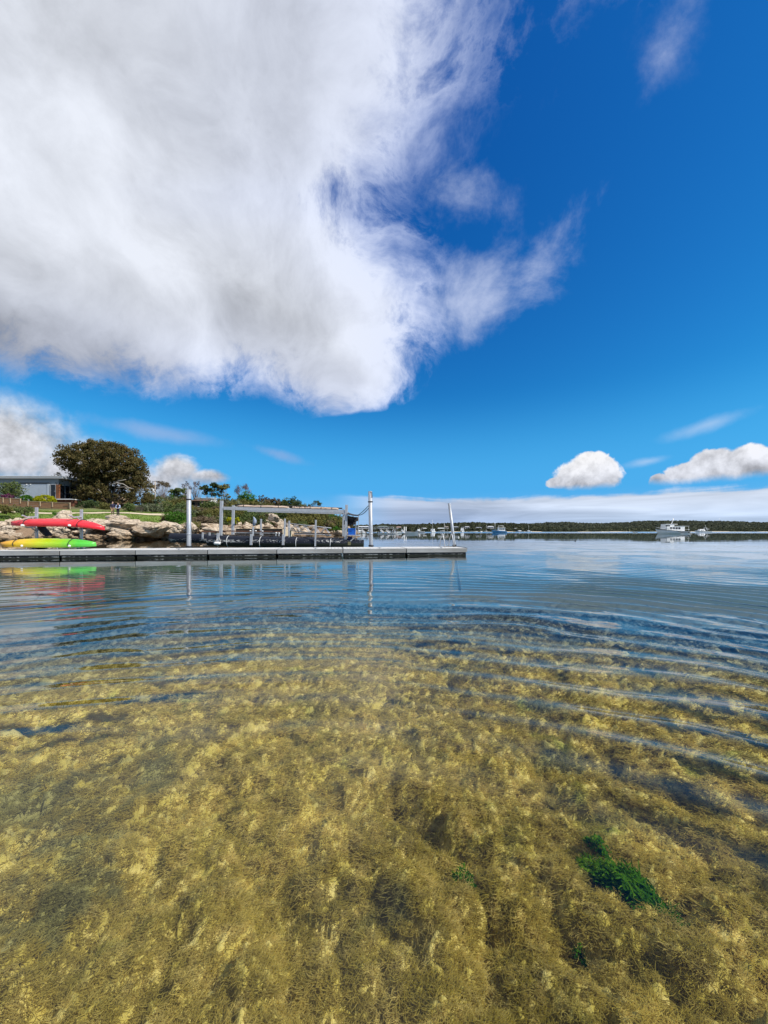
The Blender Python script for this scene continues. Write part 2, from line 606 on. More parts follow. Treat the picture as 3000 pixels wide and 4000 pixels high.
def pm(name, col, rough=0.55, metal=0.0, var=0.18, scale=4.0, bmp=0.0, dirt=None, dirt_amt=0.0, stretch=(1, 1, 1), spec=0.4):
    """painted / metal / timber: base colour with uneven tone, faint dirt and relief, in object space"""
    if name in MATS: return MATS[name]
    m, g = new_mat(name)
    p = g.vmath('MULTIPLY', objpos(g), stretch)
    n = g.noise(p, scale, 5, 0.6)
    n2 = g.noise(g.vmath('ADD', p, (5.2, 1.3, 8.8)), scale * 0.35, 4, 0.55)
    k = g.sstep(n, 0.25, 0.75, 1 - var, 1 + var * 0.5, 'LINEAR')
    c = g.vmath('SCALE', col, scale=k)
    if dirt is not None:
        c = g.mix(g.sstep(n2 + (n - 0.5) * 0.4, 0.45, 0.72) * dirt_amt, c, dirt)
    r = g.sstep(n, 0.2, 0.8, max(rough - 0.12, 0.02), min(rough + 0.15, 1), 'LINEAR')
    nrm = bump(g, n, bmp) if bmp else None
    finish(g, principled(g, c, r, metal, nrm, spec))
    MATS[name] = m
    return m
def leafmat(name, cols, trans=0.30, var=0.5):
    """foliage: colour varies leaf by leaf (attribute 'tint') and from plant to plant"""
    if name in MATS: return MATS[name]
    m, g = new_mat(name)
    at = g.n.new('ShaderNodeAttribute'); at.attribute_name = 'tint'
    t = X(g, at.outputs['Fac'])
    stops = [(i / max(len(cols) - 1, 1), c) for i, c in enumerate(cols)]
    c = g.ramp(t, stops)
    rn = orand(g)
    k = g.sstep(rn, 0, 1, 0.82, 1.18, 'LINEAR')
    c = g.vmath('SCALE', c, scale=k)
    df = g.n.new('ShaderNodeBsdfDiffuse'); g._put(df.inputs[0], c)
    tr = g.n.new('ShaderNodeBsdfTranslucent'); g._put(tr.inputs[0], c)
    mx = g.n.new('ShaderNodeMixShader'); mx.inputs[0].default_value = trans
    g.l.new(df.outputs[0], mx.inputs[1]); g.l.new(tr.outputs[0], mx.inputs[2])
    finish(g, X(g, mx.outputs[0]))
    MATS[name] = m
    return m

# ================================================================== water, sea bed, land
def bed_base(x, y):
    r = np.hypot(x, y)
    return -(0.37 + 0.035 * np.clip(r - 1.0, 0, 3) + 0.09 * np.clip(r - 4.0, 0, 12) + 0.11 * np.clip(r - 16, 0, 12))

def bed_h(x, y, fine=True):
    """sea bed under soft pillows of thread algae"""
    wx = x + 0.10 * fbm(x * 2.3, y * 2.3, oct=3, seed=31) ; wy = y + 0.10 * fbm(x * 2.3 + 9, y * 2.3, oct=3, seed=41)
    f1, i1 = worley(wx * 3.1, wy * 3.1, 3)
    f2, i2 = worley(wx * 7.6 + 4, wy * 7.6, 8)
    p1 = np.sqrt(np.clip(1 - (f1 / 0.76) ** 2, 0, 1)) * (0.35 + 0.65 * i1)
    p2 = np.sqrt(np.clip(1 - (f2 / 0.78) ** 2, 0, 1)) * (0.3 + 0.7 * i2)
    f3, i3 = worley(wx * 17.0 + 1.5 * fbm(x * 6, y * 6, oct=2, seed=91), wy * 17.0 + 2, 21)
    p3 = np.sqrt(np.clip(1 - (f3 / 0.9) ** 2, 0, 1)) * (0.2 + 0.8 * i3)
    big = fbm(x * 0.8, y * 0.8, oct=3, seed=77)
    h = 0.105 * p1 + 0.095 * p2 + 0.036 * p3 + 0.06 * big + 0.020 * fbm(x * 14, y * 14, oct=3, seed=5)
    if fine: h = h + 0.014 * fbm(x * 45, y * 45, oct=2, seed=15)
    fade = 1 - ss(np.hypot(x, y), 9, 22) * 0.6
    return bed_base(x, y) + h * fade

def algae_colour(g, tip=None):
    """ochre, olive and dark green-brown weed: the patches the bed has of its own"""
    p = pos(g)
    a = g.noise(p, 1.25, 4, 0.6)
    b = g.noise(g.vmath('ADD', p, (3.0, 8.0, 1.0)), 3.6, 4, 0.6)
    c_ = g.noise(g.vmath('ADD', p, (13.0, -8.0, 1.0)), 14.0, 3, 0.6)
    col = g.mix(g.sstep(b, 0.34, 0.66), ALG[0], ALG[1])
    col = g.mix(g.sstep(c_, 0.42, 0.75), col, ALG[2])
    xx, yy, zz = g.sep(p)
    def patch(cx, cy, rx, ry):
        return 1.0 - g.math('SQRT', ((xx - cx) / rx) * ((xx - cx) / rx) + ((yy - cy) / ry) * ((yy - cy) / ry))
    grs = g.max(g.max(patch(-1.95, 2.15, 0.75, 0.45), patch(-1.35, 1.75, 0.24, 0.35)), g.max(patch(-1.18, 1.42, 0.20, 0.30), patch(-1.6, 1.25, 0.3, 0.2)))
    dark = g.max(g.sstep(a + (b - 0.5) * 0.55, 0.56, 0.70), g.sstep(grs * 0.8 + (b - 0.5) * 2.6 + (c_ - 0.5) * 1.6, 0.10, 0.75))
    col = g.mix(dark * 0.65, col, ALG[3])
    grn = g.sstep(g.noise(g.vmath('ADD', p, (-5.0, 2.0, 4.0)), 1.7, 3, 0.6), 0.60, 0.74)
    col = g.mix(grn * 0.55, col, ALG[4])
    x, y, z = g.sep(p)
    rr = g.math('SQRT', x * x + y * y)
    col = g.mix(g.sstep(rr, 3.8, 10.0) * 0.88, col, (0.075, 0.135, 0.190))     # deeper bed's sea grass, with the water's scattered blue light painted in
    return col
ALG = ((0.46, 0.362, 0.076), (0.63, 0.490, 0.130), (0.80, 0.640, 0.24), (0.120, 0.145, 0.070), (0.32, 0.38, 0.060))

def build_bed():
    m, g = new_mat('algae_bed')
    col = algae_colour(g)
    col = g.vmath('SCALE', col, scale=0.85)
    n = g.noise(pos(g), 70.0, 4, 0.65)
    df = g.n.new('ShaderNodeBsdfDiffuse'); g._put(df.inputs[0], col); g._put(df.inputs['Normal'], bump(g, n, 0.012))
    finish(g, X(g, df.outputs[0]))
    # fan-shaped grid round the shallows, finer towards the photographer
    nr, na = 430, 560
    rr = 0.45 * (40.0 / 0.45) ** (np.linspace(0, 1, nr) ** 0.92)
    aa = np.linspace(-R(78), R(78), na)
    rg, ag = np.meshgrid(rr, aa, indexing='ij')
    x, y = rg * np.sin(ag), rg * np.cos(ag)
    z = bed_h(x, y)
    v = np.stack([x, y, z], -1).reshape(-1, 3)
    i = np.arange(nr * na).reshape(nr, na)
    f = np.stack([i[:-1, :-1], i[:-1, 1:], i[1:, 1:], i[1:, :-1]], -1).reshape(-1, 4)
    o = np_mesh('sea_bed', v, f, m)
    tag(o, kind='structure')
    # the coarser bed all round it and out to the far shore
    m2, g2 = new_mat('deep_bed')
    n = g2.noise(pos(g2), 0.15, 4, 0.6)
    finish(g2, principled(g2, g2.mix(n, (0.060, 0.105, 0.125), (0.10, 0.150, 0.165)), 0.9, spec=0.1))
    mb = MB()
    Z = -2.45
    mb.add([(-3000, -600, Z), (3000, -600, Z), (3000, 3200, Z), (-3000, 3200, Z)], [(0, 1, 2, 3)])
    tag(mb.build('sea_floor', m2), kind='structure')

    # threads of algae, standing and trailing on the bed
    mt, g3 = new_mat('algae_thread')
    ci = g3.n.new('ShaderNodeHairInfo')
    t = X(g3, ci.outputs['Intercept']); rnd = X(g3, ci.outputs['Random'])
    sat = g3.n.new('ShaderNodeAttribute'); sat.attribute_name = 'shade'; shd = X(g3, sat.outputs['Fac'])
    col = algae_colour(g3)
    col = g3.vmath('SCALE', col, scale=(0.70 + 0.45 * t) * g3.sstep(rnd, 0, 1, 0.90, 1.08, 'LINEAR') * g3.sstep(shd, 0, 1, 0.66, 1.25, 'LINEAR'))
    df = g3.n.new('ShaderNodeBsdfDiffuse'); g3._put(df.inputs[0], col)
    tr = g3.n.new('ShaderNodeBsdfTranslucent'); g3._put(tr.inputs[0], col)
    mx = g3.n.new('ShaderNodeMixShader'); mx.inputs[0].default_value = 0.55
    g3.l.new(df.outputs[0], mx.inputs[1]); g3.l.new(tr.outputs[0], mx.inputs[2])
    finish(g3, X(g3, mx.outputs[0]))
    # threads grow in tufts: plumes of wool that lean and curl together
    nt = N_TUFTS
    u = NPR.random(nt)
    r = 0.75 * (11.0 / 0.75) ** (u ** 0.85)
    a = (NPR.random(nt) * 2 - 1) * R(56)
    x, y = r * np.sin(a), r * np.cos(a)
    z = bed_h(x, y, False)
    keep = NPR.random(nt) < 0.30 + 0.70 * ss(z - bed_base(x, y), -0.02, 0.09)     # fewer in the hollows
    x, y, z, r = x[keep], y[keep], z[keep], r[keep]
    nt = len(x)
    ang = -0.9 + fbm(x * 1.1, y * 1.1, oct=2, seed=201) * 2.2 + fbm(x * 5, y * 5, oct=2, seed=207) * 1.8 + NPR.normal(0, 0.35, nt)
    curl = fbm(x * 7, y * 7, oct=2, seed=211) * 4.5 + NPR.normal(0, 2.2, nt)
    L = (0.030 + 0.034 * NPR.random(nt) ** 1.5) * (0.80 + 0.16 * np.clip(r, 0, 6))
    lift = 0.25 + 0.55 * NPR.random(nt)
    shade = np.clip(0.5 + 0.5 * fbm(x * 4, y * 4, oct=2, seed=213) + NPR.normal(0, 0.22, nt), 0, 1)
    S = N_PER
    rp = lambda q: np.repeat(q, S)
    n = nt * S
    x, y, z, r, ang, curl, L, lift = map(rp, (x, y, z, r, ang, curl, L, lift))
    shade = rp(shade)
    da, dr = NPR.random(n) * 6.283, np.sqrt(NPR.random(n)) * L * 0.5
    x = x + np.cos(da) * dr; y = y + np.sin(da) * dr
    z = bed_h(x, y, False)
    K = 6
    e = 0.03
    gx = (bed_h(x + e, y, False) - z) / e; gy = (bed_h(x, y + e, False) - z) / e
    ang = ang + NPR.normal(0, 0.7, n); curl = curl + NPR.normal(0, 2.8, n)
    L = L * (0.45 + 0.65 * NPR.random(n)); lift = np.clip(lift + NPR.normal(0, 0.16, n), 0.05, 0.92)
    P_ = np.zeros((n, K, 3))
    px, py, pz = x.copy(), y.copy(), z - 0.006
    for k in range(K):
        P_[:, k, 0], P_[:, k, 1], P_[:, k, 2] = px, py, pz
        s = L / (K - 1)
        th = ang + curl * (k / (K - 1)) ** 1.3
        up = lift * (1 - 1.15 * k / (K - 1))
        dx = np.cos(th) * np.sqrt(1 - up ** 2) - gx * 0.30
        dy = np.sin(th) * np.sqrt(1 - up ** 2) - gy * 0.30
        dz = up
        q = np.sqrt(dx * dx + dy * dy + dz * dz)
        px = px + dx / q * s; py = py + dy / q * s; pz = pz + dz / q * s
    P_[:, :, 2] = np.minimum(P_[:, :, 2], -0.03)
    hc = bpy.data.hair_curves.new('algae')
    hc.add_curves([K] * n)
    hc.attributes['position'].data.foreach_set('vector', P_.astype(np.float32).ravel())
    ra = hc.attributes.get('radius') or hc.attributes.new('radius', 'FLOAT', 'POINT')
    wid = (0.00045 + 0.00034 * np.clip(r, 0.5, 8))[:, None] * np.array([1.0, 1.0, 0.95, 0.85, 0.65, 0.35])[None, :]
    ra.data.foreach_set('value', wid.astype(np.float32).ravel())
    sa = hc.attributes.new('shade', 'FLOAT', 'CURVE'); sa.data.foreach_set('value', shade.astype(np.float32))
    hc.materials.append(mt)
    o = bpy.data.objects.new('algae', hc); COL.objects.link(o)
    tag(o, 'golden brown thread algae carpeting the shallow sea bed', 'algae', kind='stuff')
N_TUFTS, N_PER = 44000, 18

def wave_h(x, y):
    """height of the water: rings spreading from where the photographer stands, light breeze ripple further out"""
    cx, cy = -0.5, -1.7
    r = np.hypot(x - cx, y - cy)
    w1 = fbm(x * 0.55, y * 0.55, oct=2, seed=301); w2 = fbm(x * 0.3 + 5, y * 0.3, oct=2, seed=307)
    env = 0.30 + 0.70 * ss(fbm(x * 0.55 + 3, y * 0.8 + 17, oct=3, seed=311), -0.28, 0.30)
    env = env * (0.50 + 0.50 * ss(np.abs(x + 0.6), 0.5, 2.2)) * (1 + 0.55 * ss(x, 0.3, 2.0)) * (1 - 0.45 * ss(-x, 0.8, 3.0))
    calm = (1 - 0.62 * ss(y, 8.5, 12.5)) * (1 - 0.72 * ss(-x, 1.2, 5.0) * ss(y, 3.5, 8))
    h = np.sin(r * (2 * math.pi / 0.47) + w1 * 5.5 + w2 * 5.0) * 0.0150 * env * calm * ss(r, 2.7, 3.8) * (1 - ss(r, 7, 24) * 0.6)
    r2 = np.hypot(x + 2.5, y + 3.4)
    env2 = ss(fbm(x * 0.7 + 13, y * 0.7 + 7, oct=2, seed=317), -0.1, 0.4)
    h += np.sin(r2 * (2 * math.pi / 0.31) + w1 * 6.0) * 0.0026 * env2 * calm * ss(x, -0.5, 1.5) * ss(r, 3.2, 4.6) * (1 - ss(r, 8, 22) * 0.6)
    h += np.sin(r * (2 * math.pi / 0.21) + y * 5 + w1 * 6) * 0.0010 * ss(w2, -0.3, 0.3) * ss(r, 3.4, 6) * (1 - ss(r, 8, 20))
    h += fbm(x * 1.3, y * 3.4, oct=3, gain=0.45, seed=321) * 0.0062 * calm * ss(r, 3.4, 8) * (0.55 + 0.6 * ss(w2, -0.4, 0.4)) * (1 - ss(r, 16, 44) * 0.62)
    h += fbm(x * 4.5, y * 7.5, oct=2, seed=331) * 0.0008 * ss(r, 2.6, 5) * (1 - ss(r, 6, 16))
    return h

def build_water():
    def water_mat(name, far):
        m, g = new_mat(name)
        fr = g.n.new('ShaderNodeFresnel'); fr.inputs['IOR'].default_value = 1.333
        tr = g.n.new('ShaderNodeBsdfTransparent'); tr.inputs[0].default_value = (0.93, 0.97, 0.93, 1)
        gs = g.n.new('ShaderNodeBsdfGlossy'); gs.inputs[0].default_value = (1, 1, 1, 1)
        gs.inputs['Roughness'].default_value = 0.0
        if far:
            p = pos(g)
            x, y, z = g.sep(p)
            # cat's paws: a ruffled band before the far shore, slicks nearer
            sw = g.noise(g.vmath('MULTIPLY', p, (0.25, 1.0, 1.0)), 0.30, 3, 0.5, dim='2D')
            paw = g.noise(g.vmath('MULTIPLY', p, (0.006, 0.035, 1.0)), 1.0, 3, 0.6, dim='2D')
            ruff = g.max(g.sstep(y, 215.0, 265.0), g.sstep(paw, 0.50, 0.64) * 0.085)
            h = (sw - 0.5) * 0.045 * (ruff * 3.0 + 0.17)
            nrm = bump(g, h, 1.0)
            g._put(fr.inputs['Normal'], nrm); g._put(gs.inputs['Normal'], nrm)
            g._put(gs.inputs['Roughness'], g.sstep(y, 120.0, 300.0, 0.0, 0.22))
        mx = g.n.new('ShaderNodeMixShader')
        g.l.new(fr.outputs[0], mx.inputs[0]); g.l.new(tr.outputs[0], mx.inputs[1]); g.l.new(gs.outputs[0], mx.inputs[2])
        finish(g, X(g, mx.outputs[0]))
        return m
    RN, RF = 0.45, 44.0
    nr, na = 1150, 300
    rr = RN * (RF / RN) ** np.linspace(0, 1, nr)
    aa = np.linspace(-R(82), R(82), na)
    rg, ag = np.meshgrid(rr, aa, indexing='ij')
    x, y = rg * np.sin(ag), rg * np.cos(ag)
    z = wave_h(x, y)
    z[-1, :] = 0; z[:, 0] = 0; z[:, -1] = 0; z[0, :] = 0
    v = np.stack([x, y, z], -1).reshape(-1, 3)
    i = np.arange(nr * na).reshape(nr, na)
    f = np.stack([i[:-1, :-1], i[1:, :-1], i[1:, 1:], i[:-1, 1:]], -1).reshape(-1, 4)[:, ::-1]
    # the flat far water: rays from the fan's rim out to the horizon, and behind the photographer
    n0 = len(v)
    big = 3200.0
    outer = np.stack([np.sin(aa) * big, np.cos(aa) * big, np.zeros(na)], -1)
    v = np.vstack([v, outer, [[0, -600, 0], [-big, -600, 0], [big, -600, 0]]])
    rim = (nr - 1) * na + np.arange(na)
    fo = np.stack([rim[:-1], rim[1:], n0 + np.arange(1, na), n0 + np.arange(na - 1)], -1)
    faces = [tuple(q) for q in fo]
    inner = list(range(0, na))                                        # rim next to the feet
    left = [k * na for k in range(nr)]; right = [k * na + na - 1 for k in range(nr)]
    nb = n0 + na
    faces.append(tuple(left[::-1] + inner[1:] + right[1:] + [n0 + na - 1, nb + 2, nb + 0, nb + 1, n0]))
    me = bpy.data.meshes.new('water')
    vv = v
    nq = len(f)
    lv = np.concatenate([f.ravel(), np.array([k for q in faces for k in q])])
    tot = np.concatenate([np.full(nq, 4), np.array([len(q) for q in faces])])
    st = np.concatenate([[0], np.cumsum(tot)[:-1]])
    me.vertices.add(len(vv)); me.vertices.foreach_set('co', vv.astype(np.float32).ravel())
    me.loops.add(len(lv)); me.loops.foreach_set('vertex_index', lv.astype(np.int32))
    me.polygons.add(len(tot)); me.polygons.foreach_set('loop_start', st.astype(np.int32))
    try: me.polygons.foreach_set('loop_total', tot.astype(np.int32))
    except Exception: pass
    me.materials.append(water_mat('sea_water', False)); me.materials.append(water_mat('far_sea_water', True))
    mi = np.zeros(len(tot), np.int32); mi[nq:] = 1
    me.polygons.foreach_set('material_index', mi)
    me.polygons.foreach_set('use_smooth', np.concatenate([np.ones(nq, bool), np.zeros(len(faces), bool)]))
    me.update(calc_edges=True)
    bm = bmesh.new(); bm.from_mesh(me)
    bm.faces.ensure_lookup_table()
    for fc in bm.faces:
        if fc.normal.z < 0: fc.normal_flip()
    bm.to_mesh(me); bm.free()
    o = bpy.data.objects.new('water', me); COL.objects.link(o)
    tag(o, kind='structure')
build_bed()
build_water()

# ================================================================== green sea weed on the bed
def weed(name, px, py, length, width, rot, n, label, seed):
    rng = np.random.default_rng(seed)
    v = (HOR - py) / FPX
    D = (CAM_H + 0.24) / -v
    X0, Y0 = PX(px, D), D
    z0 = float(bed_h(np.array([X0]), np.array([Y0]))[0]) + 0.01
    K = 6
    t0 = rng.random(n) * 2 - 1; s0 = rng.normal(0, 0.4, n)
    bx = t0 * length / 2; by = np.clip(s0, -1, 1) * width / 2 * np.sqrt(np.clip(1 - t0 ** 2, 0.05, 1))
    cs, sn = math.cos(rot), math.sin(rot)
    gx, gy = bx * cs - by * sn, bx * sn + by * cs
    ang = rot + math.pi + rng.normal(0, 0.55, n)
    L = length * (0.10 + 0.16 * rng.random(n)); W = 0.0018 + 0.0028 * rng.random(n)
    V = np.zeros((n, K, 2, 3))
    cx, cy = gx.copy(), gy.copy(); cz = np.full(n, 0.0) + 0.075 * np.clip(1 - np.abs(t0), 0, 1) * rng.random(n)
    lift = 0.15 + 0.55 * rng.random(n); cur = rng.normal(0, 1.3, n)
    for k in range(K):
        th = ang + cur * k / (K - 1)
        w = W * (1 - 0.65 * k / (K - 1)); 
        V[:, k, 0] = np.stack([cx - np.sin(th) * w, cy + np.cos(th) * w, cz + rng.normal(0, .003, n)], -1)
        V[:, k, 1] = np.stack([cx + np.sin(th) * w, cy - np.cos(th) * w, cz + rng.normal(0, .003, n)], -1)
        up = lift * (1 - 1.3 * k / (K - 1))
        cx = cx + np.cos(th) * L / K; cy = cy + np.sin(th) * L / K; cz = cz + up * L / K
    vv = V.reshape(-1, 3)
    b = (np.arange(n)[:, None] * K + np.arange(K - 1)[None, :]).ravel() * 2
    f = np.stack([b, b + 1, b + 3, b + 2], -1)
    tint = np.repeat(np.clip(0.42 - t0 * 0.38 + rng.normal(0, .2, n), 0, 1), K * 2)
    o = np_mesh(name, vv, f, leafmat('green_weed', [(0.032, 0.105, 0.006), (0.075, 0.200, 0.008), (0.21, 0.34, 0.018)], 0.35), True, None, {'tint': tint})
    o.location = (X0, Y0, z0)
    tag(o, label, 'seaweed', 'green seaweed tufts on the sea bed')
weed('seaweed', 2470, 3455, 0.32, 0.13, -0.95, 3000, 'large vivid green seaweed clump lying on the golden algae', 1)
weed('seaweed', 2340, 3300, 0.13, 0.06, -1.2, 240, 'yellowish green seaweed strands trailing above the large green clump', 2)
weed('seaweed', 1815, 3415, 0.10, 0.05, -0.5, 110, 'small dark green seaweed tuft nearest the middle of the algae', 3)
weed('seaweed', 2270, 3630, 0.08, 0.05, -0.9, 80, 'little green seaweed tuft just below the large green clump', 4)

# ================================================================== floating pontoon
M_DECK = pm('pontoon_deck', (0.62, 0.61, 0.585), 0.75, 0, 0.22, 5.0, 0.003, (0.33, 0.31, 0.28), 0.5)
M_FASC = pm('pontoon_edge', (0.40, 0.40, 0.39), 0.7, 0, 0.32, 2.5, 0.002, (0.17, 0.16, 0.14), 0.75, (0.5, 1, 2.2))
M_RUB = pm('black_rubber', (0.012, 0.013, 0.014), 0.5, 0, 0.4, 6.0, 0.004)
M_GALV = pm('galvanised_steel', (0.40, 0.42, 0.45), 0.5, 0.45, 0.16, 7.0, 0.0, (0.36, 0.37, 0.38), 0.5)
M_ALU = pm('aluminium', (0.50, 0.51, 0.53), 0.45, 0.4, 0.15, 8.0, 0.0, (0.42, 0.42, 0.42), 0.4)
M_ROPE_W = pm('white_rope', (0.62, 0.60, 0.56), 0.9, 0, 0.2, 30)
M_ROPE_B = pm('black_rope', (0.02, 0.02, 0.022), 0.9, 0, 0.2, 30)
M_WHITE = pm('white_plastic', (0.78, 0.78, 0.76), 0.4, 0, 0.08, 5.0, 0.0, (0.5, 0.48, 0.42), 0.3)
M_BLACK = pm('black_fabric', (0.013, 0.013, 0.015), 0.8, 0, 0.3, 12)

def scummed(name, base, pale, z0, z1, amt):
    """dark float with a line of pale barnacle scum along the water"""
    m, g = new_mat(name)
    p = pos(g)
    x, y, z = g.sep(p)
    n = g.noise(g.vmath('MULTIPLY', p, (1.0, 1.0, 3.0)), 5.0, 5, 0.7)
    n2 = g.noise(p, 0.9, 2, 0.5)
    band = g.sstep(z, z0, (z0 + z1) / 2) * g.sstep(z, z1, (z0 + z1) / 2)
    f = g.sstep(n + (n2 - 0.5) * 0.5, 0.52, 0.62) * band * amt
    weed_ = g.sstep(z, z0 + 0.02, z0 - 0.03)
    c = g.mix(f, base, pale)
    c = g.mix(weed_ * 0.7, c, (0.020, 0.026, 0.012))
    finish(g, principled(g, c, 0.55, 0.0, bump(g, n, 0.004), 0.22))
    return m
M_FLOAT = scummed('float_black', (0.016, 0.017, 0.018), (0.34, 0.35, 0.33), 0.03, 0.12, 0.9)
M_PIPE = scummed('pipe_black', (0.009, 0.012, 0.021), (0.55, 0.55, 0.52), 0.24, 0.56, 1.0)

PA = Vector((-15.7, 15.70, 0.0)); PB = Vector((3.93, 18.20, 0.0))   # front waterline of the pontoon
PDIR = (PB - PA).normalized(); PNRM = Vector((-PDIR.y, PDIR.x, 0))
PROT = math.atan2(PDIR.y, PDIR.x)
SEG = (PB - PA).length / 19.79 * 2.93
DECK_Z, PW = 0.34, 1.85
ORD = ['seventh', 'sixth', 'fifth', 'fourth', 'third', 'second']
plank_me = None
for i in range(7):
    e = PB - PDIR * (SEG * i)                      # right-hand end of this section
    root = empty('pontoon_section', (e.x, e.y, 0), PROT)
    ln = SEG - 0.035
    if i == 0: lab = 'end section of the grey floating pontoon, open water beside it'
    elif i == 6: lab = 'pontoon section cut off by the edge of the picture, under the yellow kayak tip'
    else: lab = '%s section of the grey floating pontoon counted from its open end' % ['', 'second', 'third', 'fourth', 'fifth', 'sixth'][i]
    tag(root, lab, 'pontoon', 'sections of the floating pontoon')
    npl = 18
    pw = (ln - 0.06) / npl
    if plank_me is None:
        mb = MB(); mb.box((0, 0, 0), (pw - 0.012, PW - 0.10, 0.030))
        plank_me = mb.mesh('deck_plank'); plank_me.materials.append(M_DECK)
    for k in range(npl):
        o = link('deck_plank', plank_me, root)
        o.location = (-ln + 0.03 + pw * (k + 0.5), PW / 2 + RNG.uniform(-.003, .003), DECK_Z - 0.017 + RNG.uniform(-.002, .002))
    mb = MB(); mb.box((-ln / 2, 0.025, DECK_Z - 0.1), (ln, 0.05, 0.20)); mb.build('edge_beam', M_FASC, root, 0.008)
    mb = MB(); mb.box((-ln / 2, PW - 0.025, DECK_Z - 0.1), (ln, 0.05, 0.20)); mb.build('edge_beam', M_FASC, root, 0.008)
    for xx in (-0.02, -ln + 0.02):
        mb = MB(); mb.box((xx, PW / 2, DECK_Z - 0.102), (0.04, PW - 0.104, 0.19)); mb.build('end_beam', M_FASC, root)
    mb = MB(); mb.box((-ln / 2, PW / 2, DECK_Z - 0.20 - 0.16), (ln - 0.06, PW - 0.07, 0.32)); mb.build('float', M_FLOAT, root, 0.03)
    mb = MB(); mb.box((-ln - 0.017, PW / 2, DECK_Z - 0.12), (0.030, PW - 0.02, 0.20)); mb.build('rubber_joint', M_RUB, root)
    if i in (0, 1, 2, 4):
        mb = MB(); cxx = -ln * 0.42
        mb.tube([(cxx - 0.11, 0.14, DECK_Z + 0.055), (cxx - 0.05, 0.14, DECK_Z + 0.045), (cxx + 0.05, 0.14, DECK_Z + 0.045), (cxx + 0.11, 0.14, DECK_Z + 0.055)], 0.012, 6)
        mb.box((cxx, 0.14, DECK_Z + 0.02), (0.07, 0.05, 0.045)); mb.build('mooring_cleat', M_GALV, root)
    if i == 0:
        mb = MB(); mb.tube([(-0.6, PW + 0.0, DECK_Z + 0.012), (-0.1, PW * 0.62, DECK_Z + 0.02), (0.10, PW * 0.3, DECK_Z + 0.0), (0.16, PW * 0.22, DECK_Z - 0.03)], 0.012, 6)
        mb.build('trailing_rope', M_ROPE_B, root)

def on_pontoon(px, back, z=0.0):
    """point 'back' metres behind the pontoon's front edge, seen in column px"""
    u = (px - 1500) / FPX
    a = PA + PNRM * back
    t = (u * a.y - a.x) / (PDIR.x - u * PDIR.y)
    p = a + PDIR * t
    return Vector((p.x, p.y, z))

# ---- piles
def pile(px, back, top_py, r, label, lean_px=0.0, strap=False, rope=False):
    b = on_pontoon(px, back)
    D = b.y
    top = P(px + lean_px, top_py, D)
    root = empty('mooring_pile', (b.x, b.y, 0))
    tag(root, label, 'pile', 'steel mooring piles of the pontoon')
    dx = (top.x - b.x) / top.z
    at = lambda z: Vector((dx * z, 0, z))
    mb = MB(); mb.tube([at(-2.4), at(0.9), at(top.z)], r, 20); mb.build('steel_tube', M_GALV, root)
    mb = MB(); mb.tube([at(0.97), at(1.0), at(1.03)], [r + 0.004, r + 0.012, r + 0.004], 20); mb.build('weld_collar', M_GALV, root)
    mb = MB(); mb.tube([at(DECK_Z + 0.02), at(DECK_Z + 0.09)], r + 0.035, 20); mb.build('guide_ring', M_RUB, root)
    mb = MB(); mb.lathe([(r * 0.98, top.z), (r * 0.9, top.z + 0.02), (0.01, top.z + 0.03)], (dx * top.z, 0, 0), 20); mb.build('pile_cap', M_GALV, root)
    if strap:
        zz = P(px, 1951, D).z
        mb = MB(); mb.tube([at(zz - 0.03), at(zz + 0.03)], r + 0.008, 20); mb.build('black_strap', M_ROPE_B, root)
    return root, D, top
pile(738, PW + 0.16, 1914, 0.100, 'tall upright steel pile with a black strap round its upper part', strap=True)
p2, D2, top2 = pile(1450, PW + 0.16, 1921, 0.100, 'tall upright steel pile that mooring ropes are tied to', -4)
pile(1779, PW + 0.12, 1968, 0.074, 'thinner steel pile leaning over at the open end of the pontoon', -24)

# ---- boarding ladder hoops at the end of the pontoon
for px, lab in ((1728, 'bent tube grab rail on the pontoon end, farther from the leaning pile'), (1763, 'bent tube grab rail on the pontoon end, right beside the leaning pile')):
    b = on_pontoon(px, PW - 0.28, DECK_Z)
    root = empty('grab_rail', b, PROT)
    tag(root, lab, 'grab rail', 'grab rails of the boarding ladder')
    mb = MB()
    mb.tube([(-0.085, 0.20, 0.0), (-0.055, 0.12, 0.40), (-0.015, 0.04, 0.62), (0.0, 0.0, 0.665), (0.018, -0.04, 0.62), (0.055, -0.14, 0.3), (0.085, -0.22, 0.0)], 0.019, 8)
    mb.build('rail_tube', M_ALU, root)
    mb = MB(); mb.box((-0.085, 0.20, 0.008), (0.09, 0.09, 0.014)); mb.box((0.085, -0.22, 0.008), (0.09, 0.09, 0.014)); mb.build('foot_plate', M_ALU, root)

